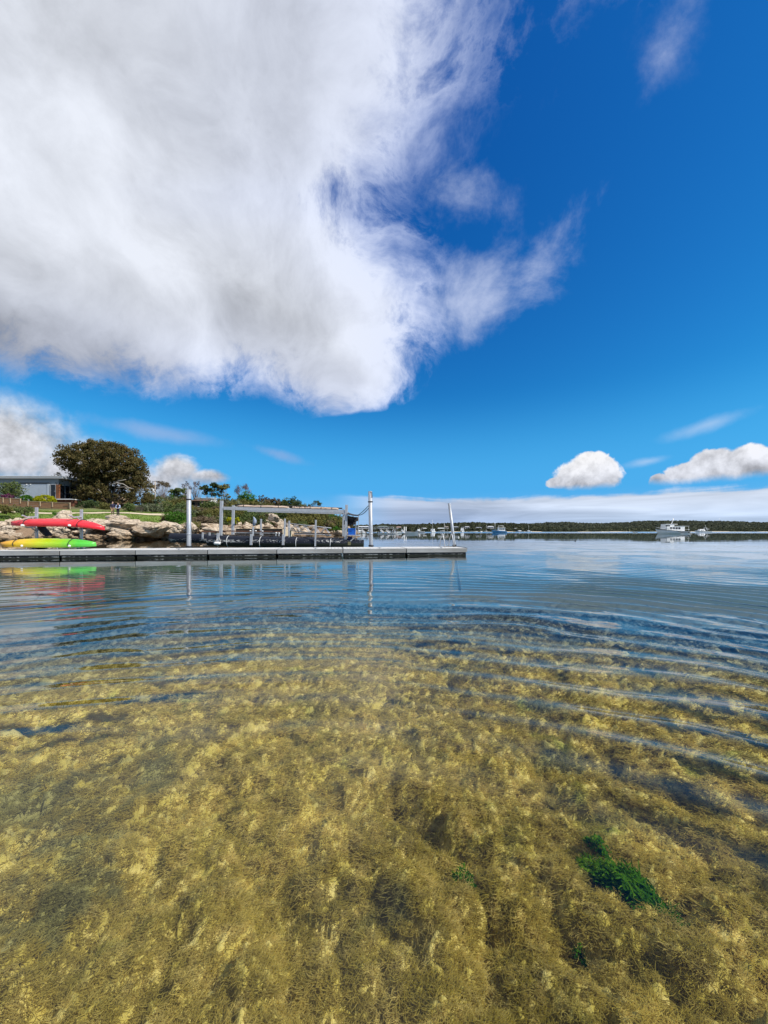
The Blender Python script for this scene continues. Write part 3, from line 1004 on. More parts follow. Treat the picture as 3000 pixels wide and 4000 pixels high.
# ================================================================== kayak rack and kayaks
def kayak_mat(name, stops):
    m, g = new_mat(name)
    p = objpos(g)
    x, y, z = g.sep(p)
    n = g.noise(p, 1.6, 3, 0.5)
    t = g.lin(x + (n - 0.5) * 0.5, -1.9, 1.9)
    c = g.ramp(t, stops)
    sc = g.noise(g.vmath('MULTIPLY', p, (1.0, 8.0, 8.0)), 4.0, 4, 0.6)
    c = g.mix(g.sstep(sc, 0.60, 0.75) * 0.18, c, (0.75, 0.72, 0.68))
    finish(g, principled(g, c, g.sstep(sc, 0.3, 0.7, 0.28, 0.42), 0, None, 0.5))
    return m
def hull_rings(L, B, H, rocker_l, rocker_r, n=26, k=20):
    """upside-down sit-on-top kayak hull, keel up; x along the boat"""
    rings = []
    for i in range(n):
        s = -1 + 2 * i / (n - 1)
        a = abs(s)
        w = B / 2 * (1 - a ** 2.6) ** 0.75 + 0.012
        hh = H * (1 - 0.45 * a ** 3)
        drop = (rocker_r if s > 0 else rocker_l) * a ** 2.6
        ring = []
        for j in range(k):
            t = 2 * math.pi * j / k
            cx, sx = math.cos(t), math.sin(t)
            yy = w * math.copysign(abs(cx) ** 0.75, cx)
            if sx >= 0:                        # hull side (upwards): chines and a keel ridge
                zz = hh * (0.62 * abs(sx) ** 0.7 + 0.10 * max(0, 1 - abs(yy) / (w * 0.35)))
            else:                               # deck side, shallow
                zz = -hh * 0.30 * abs(sx) ** 0.6
            ring.append(Vector((s * L / 2, yy, zz - drop)))
        rings.append(ring)
    return rings
def kayak(mat, name, label, L, px0, px1, py_mid, back, roll, rl, rr, seats, HK=0.31):
    u = (px0 + px1) / 2
    c = on_pontoon(u, back)
    D = c.y
    z = P(u, py_mid, D).z
    root = empty(name, (c.x, c.y, z), PROT)
    root.rotation_euler = (R(roll), R(0.6), PROT)
    tag(root, label, 'kayak', 'kayaks stored upside down on the rack')
    mb = MB(); mb.loft(hull_rings(L, 0.74, HK, rl, rr)); h = mb.build('hull', mat, root)
    for s in (-0.62, 0.52):
        pts = []
        for j in range(-7, 8):
            t = j / 7
            a = abs(s)
            w = 0.37 * (1 - a ** 2.6) ** 0.75 + 0.03
            pts.append((s * L / 2, w * math.sin(t * math.pi / 2) * 1.03, 0.72 * HK * math.cos(t * math.pi / 2) ** 0.55 - (rr if s > 0 else rl) * a ** 2.6))
        mb = MB(); mb.tube(pts, 0.014, 6); mb.build('tie_strap', M_ROPE_B, root)
    for sx, dz in seats:
        mb = MB()
        prof = [(-0.22, 0.0, 0.05), (-0.2, -0.10, 0.05), (-0.10, -0.28 * dz, 0.045), (0.02, -0.44 * dz, 0.04), (0.10, -0.50 * dz, 0.03)]
        rings = [[Vector((sx + a_ - t_, -0.19, -0.06 + z_)), Vector((sx + a_ + t_, -0.19, -0.06 + z_)), Vector((sx + a_ + t_, 0.19, -0.06 + z_)), Vector((sx + a_ - t_, 0.19, -0.06 + z_))] for a_, z_, t_ in prof]
        mb.loft(rings, True, True, True); st = mb.build('hanging_seat', M_BLACK, root, 0.01)
        mb = MB(); mb.tube([(sx - 0.2, -0.2, -0.05), (sx - 0.42, -0.22, -0.22), (sx - 0.05, -0.2, -0.30 * dz)], 0.012, 6); mb.tube([(sx + 0.15, -0.2, -0.30 * dz), (sx + 0.45, -0.22, -0.18), (sx + 0.7, -0.22, -0.06)], 0.012, 6)
        mb.build('seat_strap', M_ROPE_B, st)
    mb = MB()
    for sx in (-0.35, 0.28):
        mb.tube([(sx * L / 2, -0.33, -0.05), (sx * L / 2, -0.335, -0.13)], 0.02, 8)
    mb.build('drain_plug', M_WHITE, root)
    mb = MB()
    for sx, s in ((-L / 2 + 0.06, -1), (L / 2 - 0.06, 1)):
        dr = (rr if s > 0 else rl)
        mb.tube([(sx, 0, -0.02 - dr), (sx + 0.02 * s, 0, -0.12 - dr), (sx - 0.06 * s, 0, -0.12 - dr)], 0.012, 6)
    mb.build('carry_toggle', M_ROPE_B, root)
    return root
M_RED = kayak_mat('kayak_red', [(0.0, (0.62, 0.020, 0.030)), (0.5, (0.68, 0.030, 0.042)), (1.0, (0.72, 0.022, 0.035))])
M_YG = kayak_mat('kayak_yellow_green', [(0.0, (0.72, 0.30, 0.012)), (0.24, (0.66, 0.44, 0.015)), (0.45, (0.46, 0.52, 0.015)), (0.68, (0.26, 0.50, 0.020)), (0.84, (0.08, 0.46, 0.045)), (1.0, (0.10, 0.50, 0.060))])
RACK_B = PW - 0.14
kayak(M_RED, 'kayak', 'red kayak upside down on the upper arms of the rack', 3.78, 57, 397, 2045, RACK_B - 0.42, 14, 0.06, 0.24, [(-0.52, 1.0), (0.62, 0.45)])
kayak(M_YG, 'kayak', 'yellow to green fading kayak upside down on the lower arms', 3.86, 14, 367, 2124, RACK_B - 0.48, 16, 0.10, 0.05, [(-0.3, 0.35)], 0.34)
def rack(px, lab):
    b = on_pontoon(px, RACK_B, DECK_Z)
    D = b.y
    top = P(px, 1982 if px < 200 else 1990, D).z - DECK_Z
    root = empty('kayak_rack_post', b, PROT)
    tag(root, lab, 'kayak rack', 'posts of the kayak rack')
    mb = MB(); mb.box((0, 0, top / 2), (0.105, 0.075, top)); mb.build('upright', M_ALU, root, 0.006)
    mb = MB(); mb.box((0, 0, 0.008), (0.30, 0.22, 0.016)); mb.build('base_plate', M_ALU, root)
    for py in (2018, 2057, 2134):
        z = P(px, py, D - 0.1).z - DECK_Z
        mb = MB(); mb.bar((0, -0.03, z), (0, -0.56, z - 0.045), 0.055, 0.055); mb.bar((0, -0.56, z - 0.045), (0, -0.80, z + 0.03), 0.055, 0.05)
        mb.bar((0, -0.03, z - 0.22), (0, -0.32, z - 0.04), 0.035, 0.035)
        mb.build('arm', M_ALU, root)
        if py != 2018:
            mb = MB(); mb.tube([(-0.0, -0.70, z + 0.03), (0.0, -0.84, z + 0.06)], 0.045, 8); mb.build('arm_pad', M_WHITE, root)
rack(143, 'aluminium kayak rack post nearer the picture edge, by the orange kayak bow')
rack(318, 'aluminium kayak rack post near the pointed red and green kayak ends')

# ================================================================== black pipe float with gantry behind the pontoon
DG = 28.6
TILT = R(1.6)
gx0 = PX(1100, DG)
def gl(px, py, dD=0.0):
    """place in the gantry's own level frame for a thing seen at (px, py), dD metres behind its front pipe"""
    w = P(px, py, DG + dD) - Vector((gx0, DG, 0))
    c, s = math.cos(TILT), math.sin(TILT)
    return Vector((w.x * c - w.z * s, w.y, w.x * s + w.z * c))
gan = empty('oyster_float', (gx0, DG, 0))
gan.rotation_euler = (0, TILT, 0)
tag(gan, 'floating work platform on long black pipes with an aluminium gantry', 'work platform')
xl, xr = gl(815, 2110).x, gl(1421, 2120).x
RP = 0.39
def pipe_part(x0, x1, y, zc, mat, open_end=False):
    mb = MB()
    mb.tube([(x0, y, zc), (x0 + 0.01, y, zc), (x1 - 0.01, y, zc), (x1, y, zc)], RP, 28, caps=not open_end)
    if open_end:
        mb.tube([(x1, y, zc), (x0, y, zc)], RP - 0.035, 28, caps=False)
        o = len(mb.v)
        ring = [(x0, y + math.cos(2 * math.pi * k / 28) * q, zc + math.sin(2 * math.pi * k / 28) * q) for q in (RP, RP - 0.035) for k in range(28)]
        mb.add(ring, [(k, (k + 1) % 28, 28 + (k + 1) % 28, 28 + k) for k in range(28)])
        mb.box(((x0 + x1) / 2 + 1.0, y, zc), (0.02, RP * 1.9, RP * 1.9))
    return mb.build('float_pipe', mat, gan)
ZC = 0.28
pipe_part(xl, xr, 0.0, ZC, M_PIPE)
pipe_part(gl(668, 2108, 3.4).x, gl(1395, 2115, 3.4).x, 3.4, ZC + 0.02, M_PIPE, True)
for px in (855, 893, 1020, 1160, 1293):                       # thin straps round the front pipe
    x = gl(px, 2110).x
    mb = MB(); mb.tube([(x, math.cos(t) * (RP + 0.006), ZC + math.sin(t) * (RP + 0.006)) for t in [2 * math.pi * k / 24 for k in range(25)]], 0.018, 6, False); mb.build('pipe_strap', M_WHITE, gan)
def post(px, y, py0, py1, w=0.10, name='upright', mat=None):
    a, b = gl(px, py0, y), gl(px, py1, y)
    mb = MB(); mb.box((a.x, y, (a.z + b.z) / 2), (w, w, abs(a.z - b.z))); return mb.build(name, mat or M_ALU, gan, 0.006)
tops = []
post(866, -0.02, 1956, 2092, 0.19); post(912, 3.3, 1974, 2094, 0.19); post(1354, -0.02, 1972, 2131, 0.19); post(1343, 3.3, 1990, 2096, 0.16)
for px, y0 in ((852, 2083), (982, 2086), (1107, 2088)): post(px, -RP - 0.05, y0, 2129, 0.16, 'pile_bracket')
for px, y, a, b in ((989, -0.05, 2058, 2094), (1020, 3.2, 2027, 2096), (1113, -0.05, 2026, 2098), (1130, 3.2, 2034, 2099), (1234, -RP - 0.05, 2031, 2134), (792, 1.5, 2080, 2106), (819, 1.0, 2080, 2106)):
    post(px, y, a, b, 0.11 if y < 3 else 0.12, 'stanchion')
a, b = gl(874, 1985.5), gl(1349, 1998.5)
mb = MB(); mb.box(((a.x + b.x) / 2, -0.02, (a.z + b.z) / 2), (b.x - a.x, 0.10, 0.23)); mb.build('gantry_beam', M_ALU, gan, 0.008)
mb = MB(); mb.box(((a.x + b.x) / 2 + 0.3, 3.3, (a.z + b.z) / 2 + 0.02), (b.x - a.x - 0.6, 0.10, 0.20)); mb.build('gantry_beam', M_ALU, gan, 0.008)
for px in (912, 1125, 1340):
    x = gl(px, 1990).x; z = (a.z + b.z) / 2 + 0.14
    mb = MB(); mb.box((x, 1.63, z), (0.07, 3.3, 0.07)); mb.build('cross_beam', M_ALU, gan)
# rolled shade cloth lying along the top
M_CANVAS = pm('beige_canvas', (0.60, 0.45, 0.34), 0.9, 0, 0.35, 3.0, 0.01, (0.30, 0.21, 0.15), 0.5, (0.5, 2, 2))
M_DKCAN = pm('dark_canvas', (0.035, 0.030, 0.028), 0.9, 0, 0.3, 5)
for p0, p1, r0 in ((925, 1128, 0.105), (1140, 1205, 0.075), (1195, 1322, 0.10)):
    pts, rad = [], []
    for k in range(16):
        t = k / 15
        q = gl(p0 + (p1 - p0) * t, 1975 + ((p0 + (p1 - p0) * t) - 925) * 0.0215, 0.35)
        pts.append((q.x, 0.42 + RNG.uniform(-.03, .03), (a.z + b.z) / 2 + 0.205 + RNG.uniform(-.015, .015)))
        rad.append(r0 * (0.55 if k in (0, 15) else RNG.uniform(0.85, 1.1)))
    mb = MB(); mb.tube(pts, rad, 10); roll = mb.build('rolled_canvas', M_CANVAS, gan)
    mb = MB()
    for t in (0.15, 0.5, 0.85):
        q = Vector(pts[int(15 * t)]); mb.tube([q + Vector((-.02, 0, 0)), q + Vector((.02, 0, 0))], r0 * 1.15, 10)
    mb.build('tie_band', M_DKCAN, roll)
mb = MB(); q0, q1 = gl(918, 1972, 0.6), gl(1337, 1981, 0.6)
mb.tube([(q0.x, 0.62, (a.z + b.z) / 2 + 0.30), ((q0.x + q1.x) / 2, 0.62, (a.z + b.z) / 2 + 0.32), (q1.x, 0.62, (a.z + b.z) / 2 + 0.27)], 0.055, 8); mb.build('dark_canvas_edge', M_DKCAN, gan)
# walkway rails
M_RUST = pm('rusty_steel', (0.16, 0.075, 0.045), 0.8, 0, 0.4, 6, 0.004)
M_TIMB = pm('dark_timber', (0.060, 0.045, 0.036), 0.85, 0, 0.4, 5, 0.006, None, 0, (0.3, 3, 3))
for p0, p1, py, y, w, h, mt, nm in ((788, 880, 2076.5, 1.2, .10, .10, M_RUST, 'rail'), (868, 1100, 2074, 2.2, .10, .09, M_RUST, 'rail'), (910, 1085, 2080.5, 1.9, .06, .05, M_ALU, 'rail'), (1150, 1330, 2083, 2.0, .10, .10, M_TIMB, 'rail'), (1150, 1260, 2086, 1.9, .06, .05, M_ALU, 'rail')):
    q0, q1 = gl(p0, py, y), gl(p1, py + (p1 - p0) * 0.012, y)
    mb = MB(); mb.bar((q0.x, y, q0.z), (q1.x, y, q1.z), w, h); mb.build(nm, mt, gan)
for px, py in ((978, 2074), (999, 2074), (1025, 2075), (1079, 2082), (1090, 2083)):
    q = gl(px, py, 1.8); mb = MB(); mb.tube([(q.x - .06, 1.8, q.z), (q.x + .06, 1.8, q.z + .01)], 0.05, 8); mb.build('float_block', M_WHITE, gan)
for px in (1078, 1090, 1026):
    q0, q1 = gl(px, 2084, 1.8), gl(px, 2094, 1.8); mb = MB(); mb.box((q0.x, 1.8, (q0.z + q1.z) / 2), (.09, .06, q0.z - q1.z)); mb.build('bracket', M_ALU, gan)
for k in range(14):                                             # deck boards across the pipes
    x = xl + 0.8 + k * (xr - xl - 2.2) / 13
    if 0.36 < k / 13 < 0.8 and k % 2: continue
    mb = MB(); mb.box((x, 1.7, ZC + RP + 0.03), (0.14, 3.2, 0.05)); mb.build('cross_board', M_TIMB, gan)
# end platform with awning
q0, q1 = gl(1358, 2090.5), gl(1399, 2091)
mb = MB(); mb.box(((q0.x + q1.x) / 2 + .02, 0.5, q0.z), (q1.x - q0.x + 0.1, 1.7, 0.06)); mb.build('end_platform', M_ALU, gan)
mb = MB(); s0, s1 = gl(1391, 2095), gl(1364, 2119); mb.bar((s0.x, -0.25, s0.z), (s1.x, -0.25, s1.z), 0.07, 0.07); mb.build('brace', M_ALU, gan)
mb = MB(); s0 = gl(1366, 2122); mb.box((s0.x, -0.30, s0.z), (0.22, 0.2, 0.25)); mb.build('timber_block', pm('weedy_timber', (0.22, 0.20, 0.10), 0.9, 0, 0.4, 9), gan)
for px, y, t in ((1401, -0.2, 2013), (1401, 1.2, 2016), (1391, 0.5, 2030)):
    post(px, y, t, 2091, 0.045, 'awning_post')
aw = []
for k in range(7):
    t = k / 6
    q = gl(1356 + 45 * t, 2006 + 7.5 * t, 0)
    sag = 0.05 * math.sin(t * math.pi)
    aw.append([Vector((q.x, -0.28, q.z - sag)), Vector((q.x, 1.3, q.z + 0.12 - sag)), Vector((q.x, 1.3, q.z + 0.08 - sag)), Vector((q.x, -0.28, q.z - 0.05 - sag))])
mb = MB(); mb.loft(aw, True, True, False); mb.build('awning', M_DKCAN, gan)
mb = MB()
for r_, dz in ((0.0, 0.12), (0.3, 0.22)):
    q0, q1 = gl(1355, 2018 + r_ * 30, r_), gl(1400, 2024 + r_ * 20, r_)
    mb.tube([(q0.x, r_, q0.z), ((q0.x + q1.x) / 2, r_ - 0.02, (q0.z + q1.z) / 2 - 0.12), (q1.x, r_, q1.z)], [0.10, 0.16, 0.08], 10)
q0, q1 = gl(1344, 2041, .4), gl(1389, 2041, .4); mb.tube([(q0.x, .4, q0.z), (q1.x, .4, q1.z)], 0.17, 12)
mb.build('rolled_shade_cloth', M_DKCAN, gan)
# ropes from the pile to the awning corner
ra_, rb_ = P(1449, 1965, D2) + Vector((0, -.02, 0)), P(1399, 2012, DG - 0.2)
mw = Matrix.Translation((gx0, DG, 0)) @ Matrix.Rotation(TILT, 4, 'Y')
for k, (dz, sag, mt, lb) in enumerate(((0.0, 0.05, pm('green_rope', (0.05, 0.12, 0.10), 0.9), 'upper green grey mooring rope from the pile to the awning'), (-0.10, 0.16, M_ROPE_B, 'lower black mooring rope sagging from the pile to the awning'))):
    a_, b_ = ra_ + Vector((0, 0, dz)), rb_
    pts = [a_.lerp(b_, t / 10) + Vector((0, 0, -sag * 4 * (t / 10) * (1 - t / 10))) for t in range(11)]
    mb = MB(); mb.tube(pts, 0.021, 6); o = mb.build('mooring_rope', mt); tag(o, lb, 'rope', 'ropes tied to the pile')
mb = MB(); zt = P(1450, 1962, D2).z
bb = on_pontoon(1450, PW + 0.16)
mb.tube([(bb.x + math.cos(k * .6) * 0.118 - 0.045, bb.y + math.sin(k * .6) * 0.118, zt + 0.02 * k / 10) for k in range(24)] + [(bb.x + .06, bb.y - .1, zt + .3), (bb.x + 0.04, bb.y - .1, zt + .5), (bb.x - .02, bb.y - .1, zt + .53)], 0.013, 6)
tag(mb.build('rope_coil', M_ROPE_B), 'black rope wound round the pile with its end hanging loose', 'rope')
# bins, fender, bundle
M_BLUE = pm('blue_plastic', (0.010, 0.13, 0.55), 0.4, 0, 0.15, 4)
M_NAVY = pm('navy_plastic', (0.006, 0.012, 0.075), 0.45, 0, 0.2, 4)
def bin_(px0, px1, py0, py1, y, mat, lab):
    a_, b_ = gl(px0, py1, y), gl(px1, py0, y)
    w, h = b_.x - a_.x, b_.z - a_.z
    root = empty('fish_bin', mw @ Vector(((a_.x + b_.x) / 2, y, a_.z)))
    root.rotation_euler = (0, TILT, 0)
    tag(root, lab, 'bin')
    mb = MB(); mb.box((0, 0, h / 2), (w * 0.96, 0.5, h), None, 1.03); mb.build('tub', mat, root, 0.015)
    mb = MB(); mb.box((0, 0, h - 0.03), (w * 1.04, 0.55, 0.06)); mb.build('rim', mat, root, 0.01)
    mb = MB(); mb.box((0, -0.285, h * 0.72), (w * 0.3, 0.02, 0.05)); mb.build('hand_grip', mat, root)
bin_(1360, 1388, 2064, 2089, 0.15, M_BLUE, 'bright blue plastic bin standing on the work platform')
bin_(1359, 1376, 2096, 2113, 0.15, M_NAVY, 'dark navy bin tucked under the work platform deck')
fq = gl(849, 2122.5, -0.62); fw = mw @ Vector((fq.x, -0.62, fq.z))
root = empty('boat_fender', fw); tag(root, 'white cylindrical fender hanging level from the float by two ropes', 'fender')
mb = MB(); rg = []
for x_, r_ in ((-0.24, 0.03), (-0.23, 0.07), (-0.20, 0.10), (-0.1, 0.115), (0.1, 0.115), (0.20, 0.10), (0.23, 0.07), (0.24, 0.03)):
    rg.append([Vector((x_, math.cos(2 * math.pi * k / 16) * r_, math.sin(2 * math.pi * k / 16) * r_)) for k in range(16)])
mb.loft(rg); mb.build('fender_body', M_WHITE, root)
mb = MB(); mb.tube([(-.24, 0, 0), (-.30, 0, .0)], .04, 8); mb.tube([(.24, 0, 0), (.30, 0, 0)], .04, 8); mb.build('end_eye', M_BLACK, root)
mb = MB(); mb.tube([(-.29, 0, 0), (0.02, 0.1, 0.36)], .016, 6); mb.tube([(.29, 0, 0), (0.08, 0.1, 0.45)], .016, 6); mb.build('hanging_rope', M_ROPE_W, root)
bq = gl(994, 2052, -0.05); bw = mw @ Vector((bq.x, -0.05, bq.z))
root = empty('covered_bundle', bw); tag(root, 'tall grey cloth bundle wrapped over a post on the float', 'bundle')
mb = MB(); rg = []
for x_, z_, r_ in ((-0.04, -0.05, 0.07), (-.03, .05, .10), (.02, .2, .13), (.03, .36, .125), (0.0, .5, .09), (-.05, .6, .045), (-.07, .64, .01)):
    rg.append([Vector((x_ + math.cos(2 * math.pi * k / 12) * r_ * (1 + .12 * math.sin(3 * k)), math.sin(2 * math.pi * k / 12) * r_, z_)) for k in range(12)])
mb.loft(rg); mb.build('cloth', pm('grey_cloth', (0.28, 0.33, 0.42), 0.85, 0, 0.3, 9, 0.01), root)
mb = MB(); mb.tube([(-.0, 0, .10), (0.0, 0, .13)], .122, 12); mb.build('tie_cord', M_ROPE_B, root)

# ================================================================== the land
SHORE = np.array([(-140, 30), (-90, 37), (-60, 41.5), (-45, 44.5), (-38, 47.5), (-32, 51), (-27, 57), (-23, 65), (-20, 73), (-16.5, 83), (-12.5, 95), (-8.5, 110), (-7.0, 119), (-9.5, 127), (-26, 142), (-60, 165), (-150, 205), (-260, 240)], float)
def shore_s(x, y):
    """metres inland of the water's edge (negative out in the water)"""
    x = np.asarray(x, float); y = np.asarray(y, float)
    best = np.full(x.shape, 1e9); side = np.zeros(x.shape)
    for a, b in zip(SHORE[:-1], SHORE[1:]):
        d = b - a
        t = np.clip(((x - a[0]) * d[0] + (y - a[1]) * d[1]) / (d @ d), 0, 1)
        qx, qy = a[0] + t * d[0], a[1] + t * d[1]
        dist = np.hypot(x - qx, y - qy)
        cr = d[0] * (y - a[1]) - d[1] * (x - a[0])
        m = dist < best - 1e-9
        best = np.where(m, dist, best); side = np.where(m, np.sign(cr), side)
    return best * side
def land_h(x, y):
    x = np.asarray(x, float); y = np.asarray(y, float)
    s = shore_s(x, y)
    s = s + fbm(x * 0.25, y * 0.25, oct=3, seed=501) * 0.8 * ss(s, -2, 2)
    east = ss(x, -44, -28)
    lawn = 0.27 * np.clip(s - 5, 0, 6) + 0.10 * np.clip(s - 11, 0, 150)
    brow = 0.235 * np.clip(s - 5, 0, 24) + 0.06 * np.clip(s - 29, 0, 140)
    up = 2.25 * ss(s, -0.2, 5.5) + lawn * (1 - east) + brow * east
    up = up + 0.25 * fbm(x * 0.12, y * 0.12, oct=3, seed=511) * ss(s, 4, 20)
    return np.where(s > 0, up - 0.12, np.clip(s * 0.30, -2.6, 0) - 0.12)
def lh(x, y):
    return float(land_h(np.array([x]), np.array([y]))[0])

def build_land():
    m, g = new_mat('shore_ground')
    p = pos(g)
    at = g.n.new('ShaderNodeAttribute'); at.attribute_name = 'inland'
    s = X(g, at.outputs['Fac'])
    n = g.noise(p, 0.6, 5, 0.6); n2 = g.noise(p, 4.0, 4, 0.65); n3 = g.noise(g.vmath('ADD', p, (9, 3, 1)), 0.16, 3, 0.5)
    grass = g.mix(n2, (0.085, 0.140, 0.026), (0.19, 0.25, 0.055))
    grass = g.mix(g.sstep(n, 0.50, 0.72) * 0.65, grass, (0.27, 0.24, 0.11))
    soil = g.mix(n2, (0.16, 0.105, 0.065), (0.30, 0.21, 0.14))
    c = g.mix(g.sstep(s + (n - 0.5) * 3.0, 5.2, 6.6), soil, grass)
    c = g.mix(g.sstep(s + (n3 - 0.5) * 10, 17.0, 24.0), c, g.mix(n2, (0.09, 0.085, 0.040), (0.17, 0.15, 0.08)))
    wet = g.sstep(g.sep(p)[2], 0.35, 0.0)
    c = g.mix(wet * 0.7, c, (0.055, 0.045, 0.028))
    finish(g, principled(g, c, 0.95, 0, bump(g, n2, 0.06), 0.1))
    xs = np.concatenate([np.linspace(-240, -90, 40), np.linspace(-88, 6, 240)])
    ys = np.concatenate([np.linspace(26, 130, 260), np.linspace(132, 330, 50)])
    gx, gy = np.meshgrid(xs, ys, indexing='ij')
    z = land_h(gx, gy)
    v = np.stack([gx, gy, z], -1).reshape(-1, 3)
    i = np.arange(gx.size).reshape(gx.shape)
    f = np.stack([i[:-1, :-1], i[1:, :-1], i[1:, 1:], i[:-1, 1:]], -1).reshape(-1, 4)
    s = shore_s(gx, gy).ravel()
    keep = (s[f] > -9).any(1)
    f = f[keep]
    used = np.zeros(len(v), bool); used[f.ravel()] = True
    idx = np.cumsum(used) - 1
    o = np_mesh('ground', v[used], idx[f], m, True, None, {'inland': s[used]})
    tag(o, kind='structure')
build_land()

# ---- footpath
M_PATH = pm('pale_gravel', (0.56, 0.46, 0.31), 0.95, 0, 0.25, 3.0, 0.01, (0.38, 0.30, 0.19), 0.4)
def strip(name, line, w, mat, lift):
    vs, fs = [], []
    n = len(line)
    for i, p in enumerate(line):
        a = Vector(line[max(i - 1, 0)]); b = Vector(line[min(i + 1, n - 1)])
        d = (b - a).normalized(); nrm = Vector((-d.y, d.x))
        for k in range(5):
            q = Vector(p) + nrm * (w * (k / 4 - 0.5) * (1 + 0.12 * math.sin(i * 1.7 + k)))
            vs.append((q.x, q.y, lh(q.x, q.y) + lift))
    for i in range(n - 1):
        for k in range(4):
            a = i * 5 + k
            fs.append((a, a + 1, a + 6, a + 5))
    mb = MB(); mb.add(vs, fs, True)
    return mb.build(name, mat)
def inland_line(s0, x0, x1, n):
    """points a given distance inland along the shore"""
    out = []
    for i in range(n):
        x = x0 + (x1 - x0) * i / (n - 1)
        ys = np.linspace(30, 140, 600)
        s = shore_s(np.full(600, x), ys)
        k = int(np.argmax(s > s0))
        out.append((x, float(ys[k])))
    return out
tag(strip('path', inland_line(11.6, -75, -30, 60), 1.9, M_PATH, 0.06), kind='structure')

# ---- grass blades on the lawn strip between the rocks and the path
def build_grass():
    n = 26000
    x = NPR.uniform(-64, -24, n * 3); y = NPR.uniform(42, 76, n * 3)
    s = shore_s(x, y)
    k = (s > 4.6) & (s < 16.5) & (np.abs(s - 11.6) > 1.0) & (np.abs(x / y) < 1.25)
    x, y = x[k][:n], y[k][:n]
    n = len(x)
    z = land_h(x, y) - 0.02
    a = NPR.random(n) * 6.28; h = 0.07 + 0.16 * NPR.random(n) ** 2; w = 0.045
    lx, ly = np.cos(a), np.sin(a)
    b0 = np.stack([x - lx * w, y - ly * w, z], -1); b1 = np.stack([x + lx * w, y + ly * w, z], -1)
    t = np.stack([x + NPR.normal(0, .07, n), y + NPR.normal(0, .07, n), z + h], -1)
    v = np.stack([b0, b1, t], 1).reshape(-1, 3)
    f = np.arange(n * 3).reshape(n, 3)
    o = np_mesh('grass', v, f, leafmat('grass_blades', [(0.07, 0.13, 0.022), (0.13, 0.21, 0.035), (0.24, 0.25, 0.08)], 0.35), False, None, {'tint': np.repeat(NPR.random(n), 3)})
    tag(o, 'short green grass on the bank between the rocks and the path', 'grass', kind='stuff')
build_grass()

# ================================================================== rocks
def rock_mat():
    m, g = new_mat('shore_rock')
    p = pos(g)
    rn = orand(g)
    n = g.noise(p, 1.1, 6, 0.62, dist=0.4); n2 = g.noise(g.vmath('MULTIPLY', p, (1, 1, 3.0)), 3.0, 5, 0.65)
    vr = g.vor(g.vmath('MULTIPLY', p, (1, 1, 1.6)), 1.3, 'DISTANCE_TO_EDGE')
    c = g.mix(rn, (0.36, 0.27, 0.185), (0.52, 0.43, 0.33))
    c = g.mix(g.sstep(n, 0.40, 0.68), c, (0.56, 0.455, 0.335))
    c = g.mix(g.sstep(n2, 0.50, 0.75) * 0.55, c, (0.24, 0.165, 0.105))
    z = g.sep(p)[2]
    low = g.sstep(z + (n - 0.5) * 1.2, 1.15, 0.35)
    c = g.mix(low * 0.75, c, (0.20, 0.125, 0.060))                  # rust-brown stain below the spring tides
    wet = g.sstep(z + (n2 - 0.5) * 0.2, 0.32, 0.10)
    c = g.mix(wet * 0.8, c, (0.060, 0.043, 0.024))
    crack = g.sstep(vr, 0.05, 0.0)
    c = g.mix(crack * 0.5, c, (0.10, 0.07, 0.05))
    h = n * 1.0 + n2 * 0.5 - crack * 0.35
    finish(g, principled(g, c, g.sstep(wet, 0, 1, 0.9, 0.5), 0, bump(g, h, 0.14), 0.2))
    return m
M_ROCK = rock_mat()
ROCKS = []
def rock_mesh(seed, sub=2, pts=15, rough=0.10):
    rng = random.Random(seed)
    bm = bmesh.new()
    for i in range(pts):
        v = Vector((rng.gauss(0, 1), rng.gauss(0, 1), rng.gauss(0, 1))).normalized()
        v *= rng.uniform(0.8, 1.05)
        v = Vector([math.copysign(abs(c) ** 0.72, c) for c in v])
        bm.verts.new(v)
    bmesh.ops.convex_hull(bm, input=bm.verts)
    for v in [v for v in bm.verts if not v.link_faces]: bm.verts.remove(v)
    bmesh.ops.bevel(bm, geom=bm.edges[:], offset=0.07, segments=1, affect='EDGES', profile=0.6)
    bmesh.ops.triangulate(bm, faces=bm.faces[:])
    bmesh.ops.subdivide_edges(bm, edges=[e for e in bm.edges if e.calc_length() > 0.25], cuts=sub, use_grid_fill=True)
    bmesh.ops.triangulate(bm, faces=bm.faces[:])
    co = np.array([v.co[:] for v in bm.verts])
    d = fbm(co[:, 0] * 1.6 + seed, co[:, 1] * 1.6, co[:, 2] * 2.4, oct=5, gain=0.6, seed=seed) * rough * 1.8
    d = d - np.abs(fbm(co[:, 0] * 1.1, co[:, 1] * 1.1, co[:, 2] * 3.2 + seed, oct=2, seed=seed + 5)) ** 0.5 * rough * 0.9 + rough * 0.3
    for v, k in zip(bm.verts, d):
        v.co += v.co.normalized() * float(k)
    me = bpy.data.meshes.new('boulder')
    bm.to_mesh(me); bm.free()
    me.materials.append(M_ROCK)
    return me
ROCKS = [rock_mesh(600 + i, 3, 17, 0.17) for i in range(9)]
PEBBLES = [rock_mesh(700 + i, 1, 11, 0.06) for i in range(6)]
def boulder(me, loc, size, rot, label, group):
    o = link('boulder', me)
    o.location = loc; o.scale = size; o.rotation_euler = rot
    tag(o, label, 'boulder', group)
    return o
def big_rock(i, px0, px1, py0, py1, D, depth, rot, label):
    a, b = P(px0, py1, D), P(px1, py0, D)
    c = (a + b) / 2
    boulder(ROCKS[i % 9], (c.x, D + depth * 0.35, c.z), ((b.x - a.x) / 2 * 1.02, depth / 2, (b.z - a.z) / 2 * 1.06), rot, label, 'large boulders of the rock bank')
